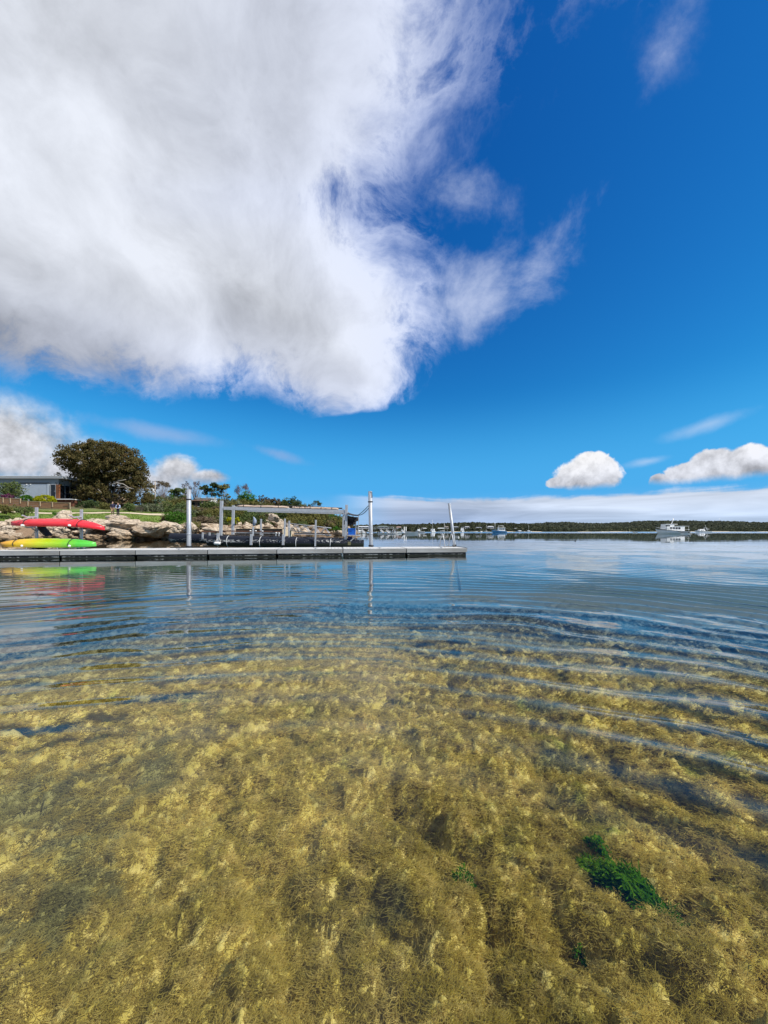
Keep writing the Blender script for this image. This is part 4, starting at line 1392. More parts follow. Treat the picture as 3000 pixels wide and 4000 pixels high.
BIG = [
 (0, 372, 520, 2024, 2074, 49.6, 5.0, (0.15, 0.08, 0.2), 'long pale flat-topped boulder on the rock bank under the couple'),
 (1, 500, 640, 2033, 2104, 49.8, 4.6, (0.1, -0.05, -0.3), 'largest blocky boulder reaching down to the water, brown stained foot'),
 (2, 604, 690, 2034, 2088, 52.0, 3.6, (0.2, 0.12, 0.5), 'square boulder with a dark undercut beside the bright green shrub'),
 (3, 708, 756, 2036, 2078, 54.5, 3.0, (0.0, 0.4, 0.2), 'upright pale boulder just behind the strapped steel pile'),
 (4, 390, 470, 2008, 2034, 52.5, 3.5, (0.1, 0.0, 0.9), 'pale ledge of rock on the bank top at the couple\'s feet'),
 (5, 395, 520, 2068, 2106, 48.6, 3.0, (0.3, 0.1, 1.3), 'low brown boulder at the waterline under the long pale one'),
 (6, 772, 842, 2038, 2068, 57.0, 3.5, (0.2, 0.1, 0.4), 'grey pink boulder under the grey heath mound'),
 (7, 300, 400, 2022, 2070, 48.8, 4.0, (0.2, -0.1, 0.6), 'grey boulder partly hidden by the red kayak\'s pointed end'),
 (8, 770, 870, 2060, 2090, 55.0, 3.0, (0.1, 0.2, 0.1), 'broad pinkish boulder low beside the black pipe end'),
 (0, 0, 60, 2082, 2116, 45.2, 3.0, (0.3, 0.2, 0.8), 'dark brown boulder at the picture edge beside the yellow kayak tip'),
 (1, 100, 190, 2068, 2108, 46.3, 3.0, (0.1, 0.0, 1.8), 'tan boulder between the two kayaks near the first rack post'),
 (2, 150, 262, 2045, 2090, 47.2, 3.2, (0.3, 0.1, 0.1), 'grey brown boulder right under the red kayak'),
 (3, 1040, 1088, 2004, 2040, 66.0, 4.0, (0.2, 0.1, 0.7), 'knobbly pale outcrop on the bank between the gantry posts'),
]
for r_ in BIG: big_rock(*r_)
def scatter_rocks(n, x0, x1, slo, shi, smin, smax, look, zone, group, meshes, seed):
    rng = random.Random(seed)
    k = 0; tries = 0
    while k < n and tries < n * 200:
        tries += 1
        t = rng.random() * (len(SHORE) - 1)
        a = SHORE[int(t)]; b = SHORE[min(int(t) + 1, len(SHORE) - 1)]
        f = t - int(t)
        p = a + (b - a) * f
        d = b - a
        L = math.hypot(*d)
        nx, ny = -d[1] / L, d[0] / L
        s = rng.uniform(slo, shi)
        x, y = p[0] + nx * s, p[1] + ny * s
        if not (x0 < x < x1) or y > 122: continue
        if abs(x / y) > 1.04: continue
        if rng.random() > L / 20: continue
        r = smin + (smax - smin) * rng.random() ** 1.5
        z = lh(x, y)
        size = 'large' if r > smin + (smax - smin) * .6 else 'medium' if r > smin + (smax - smin) * .25 else 'small'
        hgt = 'at the water line' if s < 0.6 else 'low in the bank' if s < 2.2 else 'halfway up the bank' if s < 3.8 else 'along the bank top'
        side = zone[min(int((x - x0) / (x1 - x0) * len(zone)), len(zone) - 1)]
        boulder(rng.choice(meshes), (x, y, z + r * rng.uniform(0.1, 0.55)), (r * rng.uniform(0.8, 1.5), r * rng.uniform(0.7, 1.2), r * rng.uniform(0.5, 0.95)), (rng.uniform(-.4, .4), rng.uniform(-.4, .4), rng.uniform(0, 6.28)), '%s %s %s, %s' % (size, look, hgt, side), group)
        k += 1
scatter_rocks(85, -50, -39, -0.5, 5.6, 0.30, 1.2, 'tan stone', ['at the picture edge', 'left of the first rack post', 'between the rack posts', 'by the kayak pointed ends'], 'stones of the bank behind the kayaks', ROCKS, 1)
scatter_rocks(75, -39, -28, -0.6, 4.6, 0.25, 0.9, 'brown stone', ['just right of the kayaks', 'under the couple', 'below the vivid green shrub', 'behind the strapped pile'], 'stones between the large boulders', ROCKS, 2)
scatter_rocks(80, -28, -17, -0.6, 5.6, 0.45, 1.45, 'pinkish stone', ['between pile and gantry', 'behind the gantry corner posts', 'behind the grey bundle', 'behind the middle stanchions'], 'stones in the rubble behind the gantry', ROCKS, 3)
scatter_rocks(42, -17, -5, -0.6, 3.6, 0.5, 1.3, 'far tan stone', ['behind the truss gangway', 'near the blue bin', 'at the tip of the point'], 'stones along the far point', PEBBLES, 4)

# ================================================================== plants
LEAF = {
 'tree': ([(0.039, 0.037, 0.014), (0.080, 0.071, 0.027), (0.124, 0.099, 0.041), (0.151, 0.097, 0.045)], 0.22),
 'bright': ([(0.036, 0.102, 0.017), (0.072, 0.180, 0.026), (0.132, 0.264, 0.048)], 0.3),
 'mid': ([(0.047, 0.073, 0.026), (0.111, 0.146, 0.049), (0.195, 0.224, 0.086)], 0.3),
 'dark': ([(0.023, 0.039, 0.018), (0.060, 0.086, 0.034), (0.111, 0.140, 0.055)], 0.25),
 'olive': ([(0.069, 0.069, 0.022), (0.156, 0.147, 0.048), (0.250, 0.225, 0.077)], 0.3),
 'grey': ([(0.077, 0.086, 0.050), (0.154, 0.171, 0.099), (0.237, 0.248, 0.160)], 0.3),
 'heath': ([(0.085, 0.062, 0.040), (0.165, 0.125, 0.082), (0.225, 0.180, 0.125)], 0.25),
 'brown': ([(0.072, 0.058, 0.034), (0.144, 0.114, 0.066), (0.216, 0.162, 0.090)], 0.25),
 'pinkgrey': ([(0.080, 0.058, 0.055), (0.150, 0.110, 0.105), (0.215, 0.155, 0.145)], 0.3),
 'yellow': ([(0.150, 0.170, 0.010), (0.330, 0.330, 0.014), (0.480, 0.460, 0.030)], 0.3),
 'purple': ([(0.070, 0.045, 0.045), (0.180, 0.045, 0.120), (0.110, 0.060, 0.050)], 0.3),
 'teal': ([(0.070, 0.110, 0.075), (0.120, 0.175, 0.125), (0.170, 0.225, 0.165)], 0.3),
}
def LM(k): return leafmat('leaf_' + k, *LEAF[k])
M_BARK = pm('bark', (0.13, 0.095, 0.065), 0.95, 0, 0.4, 6, 0.02, None, 0, (2, 2, 0.5))
M_PALEBARK = pm('pale_bark', (0.48, 0.43, 0.36), 0.9, 0, 0.3, 5, 0.01, (0.22, 0.18, 0.14), 0.5)

def leaf_cloud(rng, ells, n_clump, per, leaf, clump_r, flat=0.75, shell=0.55):
    """leaf-sized faces in clumps through the volume of several ellipsoids"""
    ells = np.array(ells, float)
    vol = ells[:, 3] * ells[:, 4] * ells[:, 5]
    pick = rng.choice(len(ells), n_clump, p=vol / vol.sum())
    d = rng.normal(size=(n_clump, 3)); d /= np.linalg.norm(d, axis=1)[:, None]
    rad = shell + (1 - shell) * rng.random(n_clump)
    e = ells[pick]
    c = e[:, :3] + d * e[:, 3:6] * rad[:, None]
    tint0 = np.clip(rng.normal(0.5, 0.22, n_clump), 0, 1)
    cc = np.repeat(c, per, 0)
    n = len(cc)
    off = rng.normal(size=(n, 3)); off /= np.linalg.norm(off, axis=1)[:, None]
    off *= (rng.random(n) ** 0.5)[:, None] * clump_r * (0.7 + 0.6 * np.repeat(rng.random(n_clump), per))[:, None]
    off[:, 2] *= flat
    p = cc + off
    nrm = off / (np.linalg.norm(off, axis=1)[:, None] + 1e-6) + rng.normal(0, 0.55, (n, 3)) + np.array([0, 0, 0.35])
    nrm /= np.linalg.norm(nrm, axis=1)[:, None]
    ref = rng.normal(size=(n, 3))
    t1 = np.cross(nrm, ref); t1 /= np.linalg.norm(t1, axis=1)[:, None] + 1e-9
    t2 = np.cross(nrm, t1)
    sz = leaf * (0.6 + 0.8 * rng.random(n))
    a = t1 * sz[:, None]; b = t2 * (sz * 0.55)[:, None]
    v = np.stack([p - a, p - b * 0.9 + nrm * 0.1 * sz[:, None], p + a, p + b], 1).reshape(-1, 3)
    f = np.arange(n * 4).reshape(n, 4)
    tint = np.repeat(np.clip(np.repeat(tint0, per) * 0.7 + rng.random(n) * 0.3 + 0.0, 0, 1), 4)
    return v, f, tint
def crown_part(name, parent, rng, ells, n_clump, per, leaf, clump_r, key, flat=0.75, shell=0.55):
    v, f, t = leaf_cloud(rng, ells, n_clump, per, leaf, clump_r, flat, shell)
    return np_mesh(name, v, f, LM(key), False, parent, {'tint': t})
def limb_tree(rng, mb, base, tip_list, r0, bow=0.12):
    """trunk forks to every tip"""
    tips = []
    for tip in tip_list:
        a = Vector(base); b = Vector(tip)
        L = (b - a).length
        pts = []
        for k in range(7):
            t = k / 6
            q = a.lerp(b, t)
            w = math.sin(t * math.pi) * L * bow
            # rise first, then spread
            q.x = a.x + (b.x - a.x) * t ** 1.5; q.y = a.y + (b.y - a.y) * t ** 1.5
            q += Vector((rng.normal(), rng.normal(), rng.normal() * 0.4)) * L * 0.018
            pts.append(q)
        mb.tube(pts, [r0 * (1 - 0.86 * (k / 6) ** 0.8) for k in range(7)], 7)
        tips.append(pts)
    return tips
def bush(px0, px1, py_top, D, key, label, group='shrubs on the slope', leaf=None, dens=1.0, seed=None, name='shrub', base_py=None, dome=False):
    rng = np.random.default_rng(seed if seed is not None else int(px0 * 7 + D * 13))
    pc = (px0 + px1) / 2
    x = PX(pc, D); w = (px1 - px0) / FPX * D / 2
    z0 = P(pc, base_py, D).z if base_py else lh(x, D)
    h = max(P(pc, py_top, D).z - z0, 0.4)
    root = empty(name, (x, D, z0))
    tag(root, label, 'shrub', group)
    dy = min(w, 3.0) * 0.9
    ells = [(0, 0, h * 0.42, w * 0.92, dy, h * 0.50)]
    for k in range(4):
        a = rng.uniform(-1, 1)
        ells.append((a * w * 0.6, rng.uniform(-.5, .5) * dy, h * rng.uniform(0.35, 0.62), w * rng.uniform(0.35, 0.5), dy * 0.5, h * rng.uniform(0.3, 0.42)))
    if dome: ells = [(0, 0, h * 0.40, w * 0.95, dy, h * 0.60)]
    lf = leaf or max(0.055, D * 0.0020)
    area = w * h * 2 + w * dy
    nc = int(np.clip(area * 7 * dens, 20, 150))
    crown_part('foliage', root, rng, ells, nc * (3 if dome else 1), 16, lf * (.7 if dome else 1), max(0.16, min(w, h) * (0.14 if dome else 0.26)), key, 0.8, 0.85 if dome else 0.45)
    mb = MB()
    for k in range(4):
        mb.tube([(0, 0, -0.1), (rng.uniform(-.2, .2) * w, rng.uniform(-.2, .2) * dy, h * 0.3), (rng.uniform(-.6, .6) * w, rng.uniform(-.5, .5) * dy, h * 0.7)], [0.05, 0.04, 0.015], 5)
    mb.build('stems', M_BARK, root)
    return root

# ---- the big tree by the house
def big_tree():
    rng = np.random.default_rng(77)
    D = 80.0
    xc = PX(405, D); z0 = lh(xc, D)
    root = empty('broad_tree', (xc, D, z0))
    tag(root, 'huge dense rounded brown green tree beside the grey house', 'tree')
    def L(px, py, rx, rz, dy=0.0, ry=None):
        q = P(px, py, D)
        k = D / FPX
        return (q.x - xc, dy, q.z - z0, rx * k, (ry or rx) * k, rz * k)
    ells = [L(400, 1800, 120, 75), L(330, 1795, 80, 62, -1.0), L(262, 1800, 44, 40), L(268, 1850, 48, 48, 0.5), L(470, 1800, 75, 62, 0.5), L(520, 1845, 60, 60), L(545, 1905, 45, 48),
            L(420, 1850, 110, 60, 1.5), L(330, 1880, 70, 45, 1.0), L(300, 1905, 45, 34, -1.5), L(345, 1930, 40, 26, -2.0), L(395, 1925, 44, 26, -2.2), L(420, 1770, 70, 46), L(560, 1940, 40, 30, -1.0), L(490, 1870, 50, 40, 3.0), L(380, 1748, 40, 24), L(480, 1930, 36, 30, 3.0), L(270, 1925, 40, 30, 2.0), L(440, 1950, 45, 20, 2.5), L(350, 1950, 45, 22, 1.0), L(545, 1965, 42, 26, -0.5), L(390, 1890, 90, 50, 4.0), L(590, 1960, 25, 22, 1.0), L(430, 1935, 40, 26, -2.8), L(395, 1905, 50, 30, -3.0), L(500, 1950, 40, 22, -2.0)]
    crown_part('crown', root, rng, ells, 1700, 40, 0.165, 0.72, 'tree', 0.75, 0.70)
    mb = MB()
    base = (1.0, 0.3, -0.3)
    tips = [(e[0], e[1], e[2]) for e in ells]
    limb_tree(rng, mb, base, tips, 0.34)
    mb.build('trunk', M_BARK, root)
    mb = MB()
    def lp(px, py, dy): 
        q = P(px, py, D + dy); return (q.x - xc, dy, q.z - z0)
    for pts, r in (([(430, 1893), (455, 1886), (480, 1890), (505, 1905), (520, 1909)], 0.13), ([(455, 1905), (485, 1902), (515, 1908)], 0.09), ([(452, 1882), (468, 1878), (492, 1873)], 0.10), ([(488, 1906), (500, 1914), (508, 1920)], 0.05), ([(382, 1910), (392, 1920), (396, 1924)], 0.06), ([(430, 1838), (440, 1842), (452, 1838)], 0.06)):
        r *= 0.62
        mb.tube([lp(a, b, -3.6) for a, b in pts], [r, r * .95, r * .85, r * .6, r * .4][:len(pts)], 7)
    mb.build('bare_limb', M_PALEBARK, root)
big_tree()

# ---- trees along the skyline
def sky_tree(px0, px1, py_top, py_mid, D, key, label, kind, seed, dens=1.0):
    rng = np.random.default_rng(seed)
    pc = (px0 + px1) / 2
    x = PX(pc, D); w = (px1 - px0) / FPX * D / 2
    z0 = lh(x, D)
    ht = P(pc, py_top, D).z - z0; hm = max(P(pc, py_mid, D).z - z0, ht * 0.4)
    root = empty('hill_tree', (x, D, z0))
    tag(root, label, 'tree', 'trees along the hill')
    ch = ht - hm
    ells = []
    if kind == 'umbrella':
        for k in range(9): ells.append((rng.uniform(-.8, .8) * w, rng.uniform(-.5, .5) * w, ht - ch * rng.uniform(0.10, 0.50), w * .46, w * .4, ch * 0.15))
        ells.append((w * .5, 0, hm + ch * .2, w * .5, w * .4, ch * .16)); ells.append((-w * .5, 0, hm + ch * .3, w * .5, w * .4, ch * .16))
    elif kind == 'round':
        ells = [(0, 0, hm + ch * .45, w * 1.0, w * .8, ch * .56), (-w * .4, 0, hm + ch * .4, w * .55, w * .5, ch * .4), (w * .4, 0, hm + ch * .45, w * .55, w * .5, ch * .4), (0, 0, hm * .6, w * .8, w * .7, hm * .5)]
    else:
        for k in range(14):
            a_ = rng.uniform(-1, 1)
            ells.append((a_ * w * .85, rng.uniform(-.6, .6) * w, hm + ch * (0.95 - 0.45 * a_ * a_) * rng.uniform(.75, 1.0), w * .22, w * .25, ch * .13))
    nc = int((150 if kind == 'round' else 110 if kind == 'umbrella' else 80) * dens)
    crown_part('crown', root, rng, ells, nc, 20 if kind != 'sparse' else 11, 0.16 if kind != 'sparse' else 0.10, w * (0.20 if kind == 'round' else .18), key, 0.7, 0.4)
    mb = MB()
    tips = [(e[0], e[1], e[2] + e[5] * .3) for e in ells]
    if kind == 'sparse':
        for k in range(26):
            a_ = rng.uniform(-1, 1)
            tips.append((a_ * w, rng.uniform(-.6, .6) * w, hm + ch * (1.0 - 0.5 * a_ * a_) * rng.uniform(.7, 1.0)))
    limb_tree(rng, mb, (rng.uniform(-.15, .15) * w, 0, -0.2), tips, 0.13 if kind != 'sparse' else 0.075)
    mb.build('trunk', M_BARK if kind == 'round' else pm('grey_bark', (0.26, 0.21, 0.19), 0.9, 0, 0.3, 5), root)
sky_tree(596, 668, 1877, 1932, 100, 'brown', 'grey brown open tree behind the power pole', 'sparse', 31, 2.6)
sky_tree(664, 728, 1905, 1950, 104, 'mid', 'small mid green tree beside the strapped pile top', 'umbrella', 32, 1.3)
sky_tree(706, 752, 1882, 1950, 108, 'pinkgrey', 'nearly bare fan-branched tree just before the pile top', 'sparse', 33, 0.8)
sky_tree(738, 796, 1876, 1950, 109, 'pinkgrey', 'taller bare tree with a reddish tip fanning out past the pile', 'sparse', 34, 1.0)
sky_tree(788, 846, 1890, 1942, 106, 'dark', 'dark green tree with separate leaf clumps left of the umbrella tree', 'umbrella', 35, 1.7)
sky_tree(842, 906, 1886, 1950, 108, 'olive', 'flat-topped umbrella tree with pale bending trunks', 'umbrella', 36, 1.1)
sky_tree(916, 986, 1890, 1945, 112, 'pinkgrey', 'purplish brown bare-branched tree above the bright green one', 'sparse', 37, 2.0)
sky_tree(926, 1002, 1921, 1985, 106, 'bright', 'bright green dense rounded tree over the gantry beam', 'round', 38, 1.1)
sky_tree(1000, 1062, 1934, 1985, 108, 'brown', 'dark brown scrubby tree right of the bright green one', 'round', 39, 0.6)
sky_tree(1040, 1102, 1943, 1990, 104, 'brown', 'russet brown low tree before the dark round tree', 'round', 40, 0.8)
sky_tree(1098, 1180, 1941, 1990, 102, 'dark', 'dark green round-headed tree on the skyline above the canvas', 'round', 41, 1.2)
sky_tree(1204, 1262, 1956, 1998, 108, 'dark', 'ragged sparse tree poking above the gantry beam', 'sparse', 42, 1.5)

# ---- individual shrubs one can pick out
bush(638, 738, 1994, 56.5, 'bright', 'vivid green rounded shrub above the undercut boulder', None, dens=1.6, base_py=2046)
bush(742, 868, 2013, 63, 'heath', 'low grey brown heath mound above the boulders', None, dens=1.7, base_py=2052)
bush(746, 832, 1979, 74, 'olive', 'dark olive rounded shrub just right of the strapped pile', None, dens=1.6, base_py=2022)
bush(815, 858, 2004, 70, 'olive', 'small round olive shrub above the heath mound', None, dens=1.6, base_py=2032)
bush(775, 850, 1955, 86, 'mid', 'broad mid green shrub below the white shed roof', None, dens=1.4, base_py=1998)
bush(740, 800, 2035, 58, 'olive', 'tufty olive shrub at the foot of the heath mound', None, dens=1.5, base_py=2066)
bush(690, 760, 1988, 70, 'bright', 'light green shrub half hidden behind the strapped pile', None, dens=1.2, base_py=2018)
bush(880, 912, 2016, 66, 'yellow', 'small yellow green shrub by the gantry corner post', None, dens=1.6, base_py=2040)
bush(915, 942, 2017, 66, 'yellow', 'yellow green shrub right of the gantry corner post', None, dens=1.6, base_py=2045)
bush(640, 690, 1950, 92, 'olive', 'yellowish olive bush under the open brown tree', None, dens=1.3, base_py=1985)
bush(690, 740, 1940, 94, 'brown', 'orange brown bush below the small mid green tree', None, dens=1.3, base_py=1975)
bush(478, 534, 1960, 66, 'mid', 'clipped dark green hedge shrub behind the couple', None, dens=1.8, base_py=2002)
bush(530, 585, 1965, 68, 'grey', 'grey green spreading shrub behind the bench', None, dens=1.5, base_py=2004)
bush(575, 640, 1960, 70, 'grey', 'pale sage shrub at the end of the path', None, dens=1.5, base_py=2012)
bush(585, 650, 1945, 82, 'teal', 'blue green shrub below the power pole', None, dens=1.3, base_py=1985)
bush(330, 400, 1952, 70, 'dark', 'dark low shrub under the big tree beside the deck', None, dens=1.6, base_py=1992)
bush(385, 440, 1958, 68, 'olive', 'olive low shrub behind the man in navy', None, dens=1.6, base_py=1996)
bush(300, 345, 1955, 72, 'dark', 'blackish low shrub by the end of the house deck', None, dens=1.4, base_py=1990)
bush(0, 88, 1868, 69, 'mid', 'tall leafy green shrub in front of the house wall', None, dens=1.5, base_py=1950)
bush(82, 124, 1934, 67.5, 'bright', 'clipped round dark green shrub on the garden wall', None, dens=2.6, dome=True, base_py=1962)
bush(139, 213, 1935, 67.5, 'yellow', 'bright yellow green dome shrub by the house door', None, dens=2.4, dome=True, base_py=1966)
bush(10, 54, 1927, 66.5, 'purple', 'low purple flowering shrub behind the brick wall', None, dens=1.6, base_py=1950)
bush(-14, 17, 1923, 66.6, 'teal', 'blue grey dome shrub cut off by the picture edge', None, dens=1.8, dome=True, base_py=1950)
bush(-20, 70, 1968, 51, 'olive', 'leafy coastal creeper at the picture edge above the stones', None, dens=1.6, base_py=2006)
bush(60, 130, 1975, 51, 'mid', 'sprawling green creeper on the bank before the first rack post', None, dens=1.7, base_py=2008)
bush(200, 262, 1998, 51.5, 'bright', 'low green ground creeper on the bank top between the rack posts', None, dens=1.4, base_py=2018)
bush(620, 670, 2010, 57, 'brown', 'dry brown grassy tussock left of the vivid green shrub', None, dens=1.4, base_py=2038)

# ---- scrub covering the hillside: every shrub on its own, coloured as it grows
def hillside():
    rng = random.Random(99)
    keys = ['mid', 'olive', 'dark', 'grey', 'olive', 'mid', 'grey', 'brown', 'bright']
    desc = {'mid': 'mid green scrub bush', 'olive': 'olive green scrub bush', 'dark': 'dark green scrub bush',
            'grey': 'silvery grey green bush', 'brown': 'brown twiggy bush', 'bright': 'fresh green bush'}
    protos = {}
    def proto(key, var):
        if (key, var) in protos: return protos[key, var]
        r = np.random.default_rng(1000 + hash((key, var)) % 1 + var * 17 + len(key) * 31 + ord(key[0]))
        ells = [(0, 0, .42, .9, .9, .5)] + [(r.uniform(-.6, .6), r.uniform(-.6, .6), r.uniform(.35, .7), .42, .42, .32) for k in range(5)]
        v, f, t = leaf_cloud(r, ells, 70, 20, 0.075, 0.24, 0.85, 0.62)
        o = np_mesh('foliage', v, f, LM(key), False, None, {'tint': t})
        me = o.data
        bpy.data.objects.remove(o)
        mb = MB()
        for k in range(4): mb.tube([(0, 0, -.1), (r.uniform(-.2, .2), r.uniform(-.2, .2), .3), (r.uniform(-.5, .5), r.uniform(-.5, .5), .7)], [.03, .02, .01], 5)
        sm = mb.mesh('stems'); sm.materials.append(M_BARK)
        protos[key, var] = (me, sm)
        return protos[key, var]
    def put(x, y, w, h, key, lab, grp):
        root = empty('scrub_bush', (x, y, lh(x, y) - 0.1), rng.uniform(0, 6.28))
        root.scale = (w, w, h)
        tag(root, lab, 'bush', grp)
        me, sm = proto(key, rng.randrange(3))
        link('foliage', me, root); link('stems', sm, root)
    def h_ok(D): return D > 76
    def where(p_, D):
        row = 'on the skyline' if D > 115 else 'high up' if D > 99 else 'halfway up' if D > 83 else 'low down'
        for lim, t in ((650, 'by the power pole'), (700, 'left of the strapped pile'), (760, 'behind the strapped pile'), (810, 'below the sheds'), (865, 'left of the gantry'), (915, 'behind the gantry corner'), (990, 'left of the grey bundle'), (1060, 'right of the grey bundle'), (1130, 'behind the middle stanchions'), (1200, 'over the truss gangway'), (1290, 'left of the end posts'), (1500, 'behind the awning')):
            if p_ < lim: return ' %s, %s' % (row, t)
    # rows from the back of the hill down to the shore
    for px in range(596, 1400, 19):
        for D, lo, hi in ((122, 3.4, 5.6), (112, 2.8, 5.0), (103, 2.2, 4.4), (95, 1.9, 3.8), (87, 1.5, 3.2), (80, 1.2, 2.6), (73, 1.0, 2.0), (67, 0.8, 1.5)):
            p_ = px + rng.uniform(-12, 12); d_ = D + rng.uniform(-4, 4)
            x = PX(p_, d_)
            s = float(shore_s(np.array([x]), np.array([d_]))[0])
            if s < 4.5: continue
            if p_ > 1180 and s > 30: continue
            if D < 76 and p_ < 700: continue
            if 735 < p_ < 832 and D < 104 and h_ok(D): continue
            w = rng.uniform(1.4, 2.9) * d_ / 95
            h = rng.uniform(lo, hi) * (1.0 if s > 8 else 0.7)
            key = rng.choice(keys if p_ < 900 else ['mid', 'olive', 'dark', 'olive', 'brown', 'mid', 'olive', 'grey'])
            put(x, d_, w, h, key, desc[key] + where(p_, D), 'scrub behind the gantry' if p_ > 860 else 'scrub around the sheds')
    for px in range(1180, 1420, 15):
        for D in (100, 108, 116):
            x = PX(px + rng.uniform(-6, 6), D)
            s = float(shore_s(np.array([x]), np.array([D]))[0])
            if s < 2.0: continue
            key = rng.choice(['mid', 'dark', 'olive', 'bright', 'brown'])
            put(x, D, rng.uniform(1.6, 2.8), rng.uniform(2.4, 4.2) * min(1, 0.45 + s / 14), key, desc[key] + ' on the low point' + (', front row' if D == 100 else ', middle row' if D == 108 else ', back row') + (' by the truss' if px < 1265 else ' before the blue bin' if px < 1340 else ' at the awning'), 'scrub on the low point')
hillside()

# ================================================================== house and garden wall
def house():
    D = 76.0
    root = empty('house', (PX(120, D), D, 0))
    ox = root.location
    tag(root, 'grey flat-roofed house with corrugated cladding beside the big tree', 'house')
    def q(px, py, dy=0.0):
        w = P(px, py, D + dy); return Vector((w.x - ox.x, dy, w.z))
    M_CLAD = pm('grey_blue_cladding', (0.40, 0.45, 0.51), 0.55, 0.1, 0.10, 2.0)
    M_GREY = pm('dark_grey_panel', (0.22, 0.25, 0.275), 0.6, 0, 0.12, 2.0)
    M_FAS = pm('pale_fascia', (0.42, 0.43, 0.44), 0.5, 0, 0.10, 2.0)
    M_TIM = pm('red_timber', (0.20, 0.075, 0.030), 0.7, 0, 0.25, 4, 0.004, None, 0, (3, 3, .4))
    M_GLS = pm('dark_glass', (0.010, 0.013, 0.017), 0.06, 0, 0.1, 2.0)
    M_FRM = pm('grey_frame', (0.32, 0.33, 0.34), 0.5)
    x0 = q(-90, 1900).x; xr = q(228, 1900).x
    zt, zb = q(100, 1868).z, q(100, 1985).z
    mb = MB(); mb.box(((x0 + xr) / 2, 5.0, (zt + zb) / 2), (xr - x0, 9.9, zt - zb)); mb.build('wall', M_GREY, root)
    # corrugated cladding: upright ribs on the lower front
    c0, c1 = q(80, 1888), q(183, 1962)
    mb = MB(); mb.box(((c0.x + c1.x) / 2, -0.06, (c0.z + c1.z) / 2), (c1.x - c0.x, 0.10, c0.z - c1.z))
    n = 34
    for k in range(n):
        xx = c0.x + (c1.x - c0.x) * (k + 0.5) / n
        mb.box((xx, -0.125, (c0.z + c1.z) / 2), ((c1.x - c0.x) / n * 0.45, 0.03, c0.z - c1.z - 0.04))
    mb.build('corrugated_cladding', M_CLAD, root)
    mb = MB(); a, b = q(185, 1889), q(194, 1955); mb.box(((a.x + b.x) / 2, -0.08, (a.z + b.z) / 2), (b.x - a.x, 0.16, a.z - b.z)); mb.build('side_panel', M_CLAD, root)
    mb = MB(); a, b = q(80, 1886), q(195, 1889.5); mb.box(((a.x + b.x) / 2, -0.10, (a.z + b.z) / 2), (b.x - a.x, 0.2, a.z - b.z)); mb.build('cover_strip', M_BLACK, root)
    # roof
    rz0, rz1 = q(100, 1870).z, q(100, 1860).z
    rx1 = q(250, 1865).x
    mb = MB(); mb.box(((x0 - 1 + rx1) / 2, 4.6, (rz0 + rz1) / 2), (rx1 - x0 + 1, 9.9, rz1 - rz0 - 0.06)); rf = mb.build('roof', M_FAS, root)
    mb = MB(); mb.box(((x0 - 1 + rx1) / 2, -0.38, rz1 - 0.05), (rx1 - x0 + 1.02, 0.07, 0.12)); mb.build('gutter', pm('white_paint', (0.75, 0.75, 0.74), 0.5), rf)
    # door
    a, b = q(199, 1894), q(219, 1947)
    dr = None
    mb = MB(); mb.box(((a.x + b.x) / 2, -0.05, (a.z + b.z) / 2), (b.x - a.x, 0.08, a.z - b.z)); dr = mb.build('door', M_GLS, root)
    mb = MB()
    for xx in (a.x, b.x): mb.box((xx, -0.075, (a.z + b.z) / 2), (0.09, 0.14, a.z - b.z + .1))
    mb.box(((a.x + b.x) / 2, -0.075, a.z + .05), (b.x - a.x + .1, 0.13, 0.09)); mb.build('frame', M_FRM, dr)
    mb = MB(); mb.tube([(b.x - .15, -.12, (a.z + b.z) / 2 - .1), (b.x - .15, -.12, (a.z + b.z) / 2 + .1)], .02, 6); mb.build('handle', M_ALU, dr)
    a, b = q(221, 1893), q(233, 1947)
    mb = MB(); mb.box(((a.x + b.x) / 2, 0.0, (a.z + b.z) / 2), (b.x - a.x, 0.30, a.z - b.z)); mb.build('timber_pillar', M_TIM, root)
    # glazed return wall going back on the right
    for k in range(4):
        y0 = 0.3 + k * 1.25
        mb = MB(); mb.box((xr + 0.03, y0 + .6, (q(228, 1894).z + q(228, 1947).z) / 2), (0.06, 1.1, q(228, 1894).z - q(228, 1947).z)); w_ = mb.build('window', M_GLS, root)
        mb = MB(); mb.box((xr + 0.05, y0 + 1.2, (q(228, 1894).z + q(228, 1947).z) / 2), (0.09, 0.08, q(228, 1894).z - q(228, 1947).z)); mb.build('frame', M_FRM, w_)
    # deck and its brick base
    a, b = q(212, 1949), q(292, 1953)
    mb = MB(); mb.box(((a.x + b.x) / 2, 0.6, (a.z + b.z) / 2), (b.x - a.x, 2.6, 0.16)); mb.build('deck', pm('white_paint', (0.75, 0.75, 0.74), 0.5), root)
    mb = MB(); mb.box(((a.x + b.x) / 2, 0.7, a.z - 1.1), (b.x - a.x - .2, 2.2, 1.9)); mb.build('deck_base', pm('shadowed_brick', (0.13, 0.050, 0.028), 0.9, 0, .3, 6), root)
    # wall lamps, chair-high cabinet by the door
    for px in (108, 123):
        p_ = q(px, 1893); mb = MB(); mb.ball((p_.x, -0.22, p_.z), 0.10); mb.build('wall_lamp', M_WHITE, root)
    a = q(196, 1941); mb = MB(); mb.box((a.x, -0.5, a.z - .35), (0.65, 0.5, 0.7)); mb.build('meter_box', pm('pale_box', (0.55, 0.56, 0.55), 0.6), root)
house()

